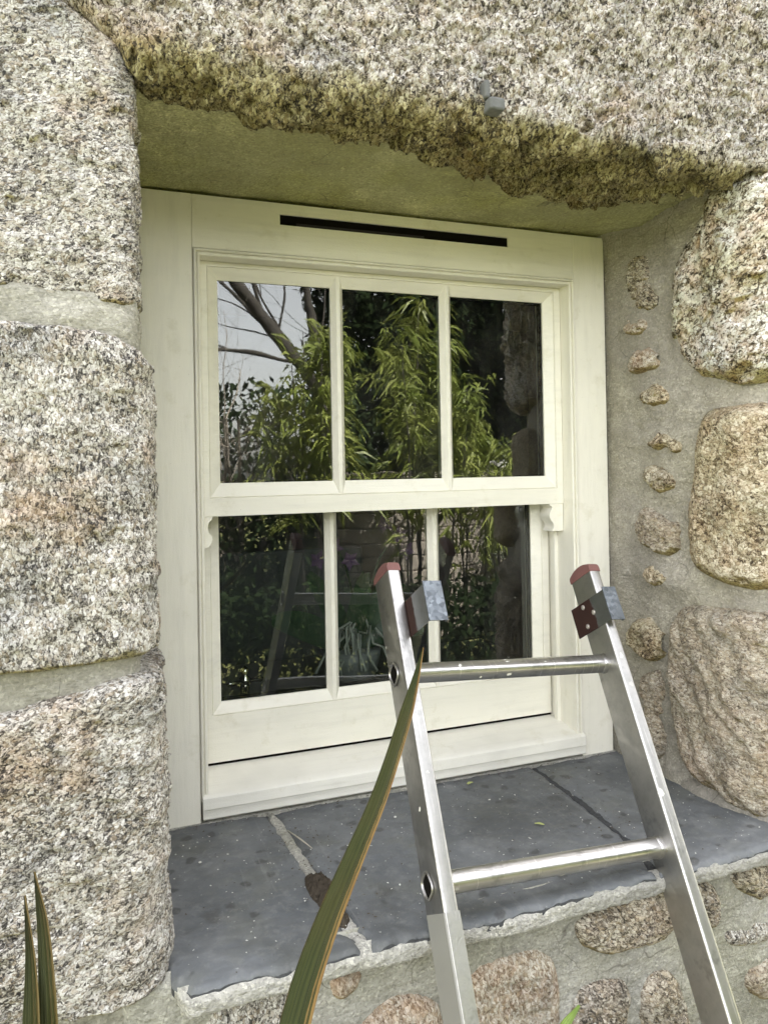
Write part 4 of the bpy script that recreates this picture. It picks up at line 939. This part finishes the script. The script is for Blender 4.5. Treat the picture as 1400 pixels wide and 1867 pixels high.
def bamboo(x, y, ztop, zbot, rad, n, label, mat=LBAM, L=.16, Wd=.011, lean=0.0, stems=9):
    root = thing('bamboo_shrub', label, 'shrub', (x, y, -1.9), 'bamboo shrubs in the garden facing the window')
    s = MB(); C = []; D = []
    tips = []
    for k_ in range(stems):
        a = rng.uniform(0, 6.28); r = rad * rng.uniform(.1, 1); zt = ztop - (ztop - zbot) * .45 * (r / rad) * rng.uniform(.5, 1.2)
        top = np.array([x + r * math.cos(a) + lean * (ztop - zbot), y + r * math.sin(a), zt]); b = np.array([x + .15 * math.cos(a), y + .15 * math.sin(a), -1.9])
        mid = (top + b) / 2 + np.array([rng.uniform(-.05, .05), rng.uniform(-.05, .05), .1]); s.tube([b, mid, top], [.012, .008, .003], 5); tips.append((b, mid, top))
    s.build('cane', BARK, root, True)
    for _ in range(n // 6):
        b, m, t_ = tips[rng.integers(len(tips))]; q = 1 - rng.random() ** 1.3 * (ztop - zbot) / (ztop + 1.9); q = np.clip(q, 0, 1)
        c = (1 - q) ** 2 * b + 2 * q * (1 - q) * m + q * q * t_ + rng.normal(size=3) * (.05 + rad * .22 * (1.15 - q))
        a = rng.uniform(0, 6.28); out = np.array([math.cos(a), math.sin(a), rng.uniform(-.5, .5)])
        for i in range(6):
            C.append(c + rng.normal(size=3) * .02); D.append(out + rng.normal(size=3) * .45)
    V, F = leaves(C, D, rng.uniform(.6, 1.15, len(C)) * L, Wd, .5)
    mesh_obj('foliage', V, F, mat, root, smooth=False)
bamboo(1.50, -4.3, .80, -.55, .50, 2300, 'tallest sunlit bamboo shrub mirrored in the upper left pane', stems=10)
bamboo(2.25, -4.0, 1.0, -.75, .42, 2800, 'pointed yellow green bamboo shrub mirrored in the upper centre pane', stems=9)
bamboo(2.72, -3.9, .10, -1.0, .38, 1300, 'low bamboo shrub mirrored at the left of the upper right pane', stems=6)
def bushy(name, label, cat, x0, x1, y0, y1, z0, z1, n, size, mat, group=None, trunks=3):
    root = thing(name, label, cat, ((x0 + x1) / 2, (y0 + y1) / 2, -1.9), group)
    C = np.stack([rng.uniform(x0, x1, n), rng.uniform(y0, y1, n), rng.uniform(z0, z1, n)], 1)
    cx, cy, cz = (x0 + x1) / 2, (y0 + y1) / 2, (z0 + z1) / 2
    r = (np.abs((C[:, 0] - cx) / (x1 - x0) * 2) ** 3 + np.abs((C[:, 1] - cy) / (y1 - y0) * 2) ** 3 + np.abs((C[:, 2] - cz) / (z1 - z0) * 2) ** 3)
    lump = fbm(C, .9, 3, 5) * .9 + fbm(C, 3.2, 2, 8) * .8
    C = C[(r + lump < 1.3) & (fbm(C, 2.6, 2, 9) > -.5)]
    V, F = leaves(C, rng.normal(size=C.shape), rng.uniform(.6, 1.3, len(C)) * size, size * .22, .2)
    mesh_obj('crown', V, F, mat, root, smooth=False)
    for k_ in range(trunks):
        s = MB(); xx = x0 + (x1 - x0) * (k_ + .5) / trunks; s.tube([(xx, cy, -1.9), (xx + .1, cy + .1, z0 + .2), (xx - .1, cy, cz), (xx, cy, z1 - (z1 - z0) * .25)], [.11, .09, .07, .02], 7)
        s.build('trunk', BARK, root, True)
bushy('hedge_tree', 'dark evergreen tree filling the upper centre pane reflection', 'tree', 2.3, 5.2, -8.6, -6.4, -1.9, 3.9, 60000, .12, LDARK, 'dark evergreen trees at the back of the garden')
bushy('hedge_tree', 'dark evergreen tree filling the upper right pane reflection', 'tree', 4.2, 7.6, -8.2, -5.6, -1.9, 4.6, 70000, .12, LDARK, 'dark evergreen trees at the back of the garden')
bushy('hedge_tree', 'dark evergreen tree at the far right end of the garden', 'tree', 7.0, 10.5, -8.5, -3.5, -1.9, 4.0, 34000, .15, LDARK, 'dark evergreen trees at the back of the garden')
bushy('garden_shrub', 'low dark shrub under the bare tree in the garden', 'shrub', -.6, 2.6, -7.2, -5.6, -1.9, .55, 12000, .10, LMID, 'shrubs below the bare tree', 2)
bushy('garden_shrub', 'leafy dark shrub at the left end of the garden', 'shrub', -4.5, -.2, -8.0, -6.2, -1.9, .9, 12000, .12, LMID, 'shrubs below the bare tree', 2)
bushy('garden_shrub', 'grey green rounded shrub beside the timber tub', 'shrub', 3.05, 3.75, -4.8, -4.2, -1.9, -.15, 2500, .06, leaf_mat('grey_leaf', (.09, .11, .08), (.16, .18, .13)), 'shrubs below the bare tree', 1)
bushy('garden_shrub', 'low dark planting bed in the shade near the house', 'shrub', -1.2, 4.6, -4.0, -2.5, -1.95, -1.15, 16000, .075, LDARK, 'shrubs below the bare tree', 3)
bushy('garden_shrub', 'dark broad shrub in front of the bamboo', 'shrub', -2.4, 1.9, -5.8, -4.3, -1.95, -.62, 14000, .085, LDARK, 'shrubs below the bare tree', 3)
bushy('garden_shrub', 'dark shrub right of the timber tub', 'shrub', 3.7, 6.6, -6.2, -3.6, -1.95, -.2, 16000, .085, LDARK, 'shrubs below the bare tree', 3)
# bare tree
bt = thing('bare_tree', 'leafless tree with forked trunk and fine twigs against the sky', 'tree', (2.1, -5.4, -1.9))
s = MB(); random.seed(11)
def grow(p, d, L, r, depth):
    p = np.array(p, float); d = np.array(d, float); d /= np.linalg.norm(d); pts = [p]; n = 4
    for i in range(n):
        d = d + np.array([random.gauss(0, .10), random.gauss(0, .10), random.gauss(0, .06)]); d /= np.linalg.norm(d); p = p + d * L / n; pts.append(p)
    s.tube(pts, list(np.linspace(r, r * .55, n + 1)), 7 if depth < 2 else 4, caps=False)
    if depth < 5:
        for q in range(3 if depth else 3):
            i = random.randint(1, n); dd = d + np.array([random.gauss(0, .55), random.gauss(0, .45), random.gauss(.05, .35)]); grow(pts[i], dd, L * random.uniform(.55, .8), r * random.uniform(.22, .4), depth + 1)
s.tube([(2.1, -5.4, -1.9), (2.0, -5.4, -1.0), (1.85, -5.4, .25)], [.13, .11, .095], 10)
grow((1.85, -5.4, .25), (-.62, 0, 1.0), 1.9, .075, 0); grow((1.85, -5.4, .35), (-.20, .1, 1.0), 1.9, .045, 0); grow((1.80, -5.4, .3), (-.9, -.2, 1.4), 1.5, .015, 2); grow((1.7, -5.4, .5), (.3, -.2, 1.4), 1.5, .012, 2); grow((1.4, -5.4, .9), (-.3, .2, 1.4), 1.4, .012, 2)
s.build('trunk', BARK, bt, True)
s = MB()
for k_ in range(9): grow((.9 + random.uniform(-.15, .15), -5.0, -1.2), (random.uniform(-.45, .25), random.uniform(-.2, .2), 1), 1.3, .018, 2)
tw2 = thing('twiggy_shrub', 'pale leafless twiggy shrub low at the left of the mirrored garden', 'shrub', (.9, -5.0, -1.9)); s.build('branch', simple('pale_twig', (.30, .26, .22), .8), tw2, True)
# timber tub with horizontal boards
tb = thing('timber_tub', 'grey timber tub of horizontal boards among the garden plants', 'tub', (2.75, -5.0, -1.9))
wood = simple('weathered_wood', (.34, .30, .26), .85, 0, .2, .4, 30, .004)
g = MB()
for i in range(12):
    z0 = -1.9 + i * .125
    R = []
    for zz, rr in ((z0, .0), (z0 + .01, .012), (z0 + .11, .012), (z0 + .12, .0)):
        ring = []
        for q in range(28):
            a = q / 28 * 6.283; sx = np.sign(math.cos(a)) * abs(math.cos(a)) ** .5; sy = np.sign(math.sin(a)) * abs(math.sin(a)) ** .5
            ring.append((2.80 + (1.05 + rr) * sx, -5.2 + (.5 + rr) * sy, zz))
        R.append(ring)
    g.rings(R, caps=(i in (0, 11)))
g.build('tub_boards', wood, tb)
MB().box(3.25, 3.62, -4.9, -4.72, -.398, -.32).build('white_block', simple('white_stone', (.6, .6, .56), .8), tb, bevel=.02)
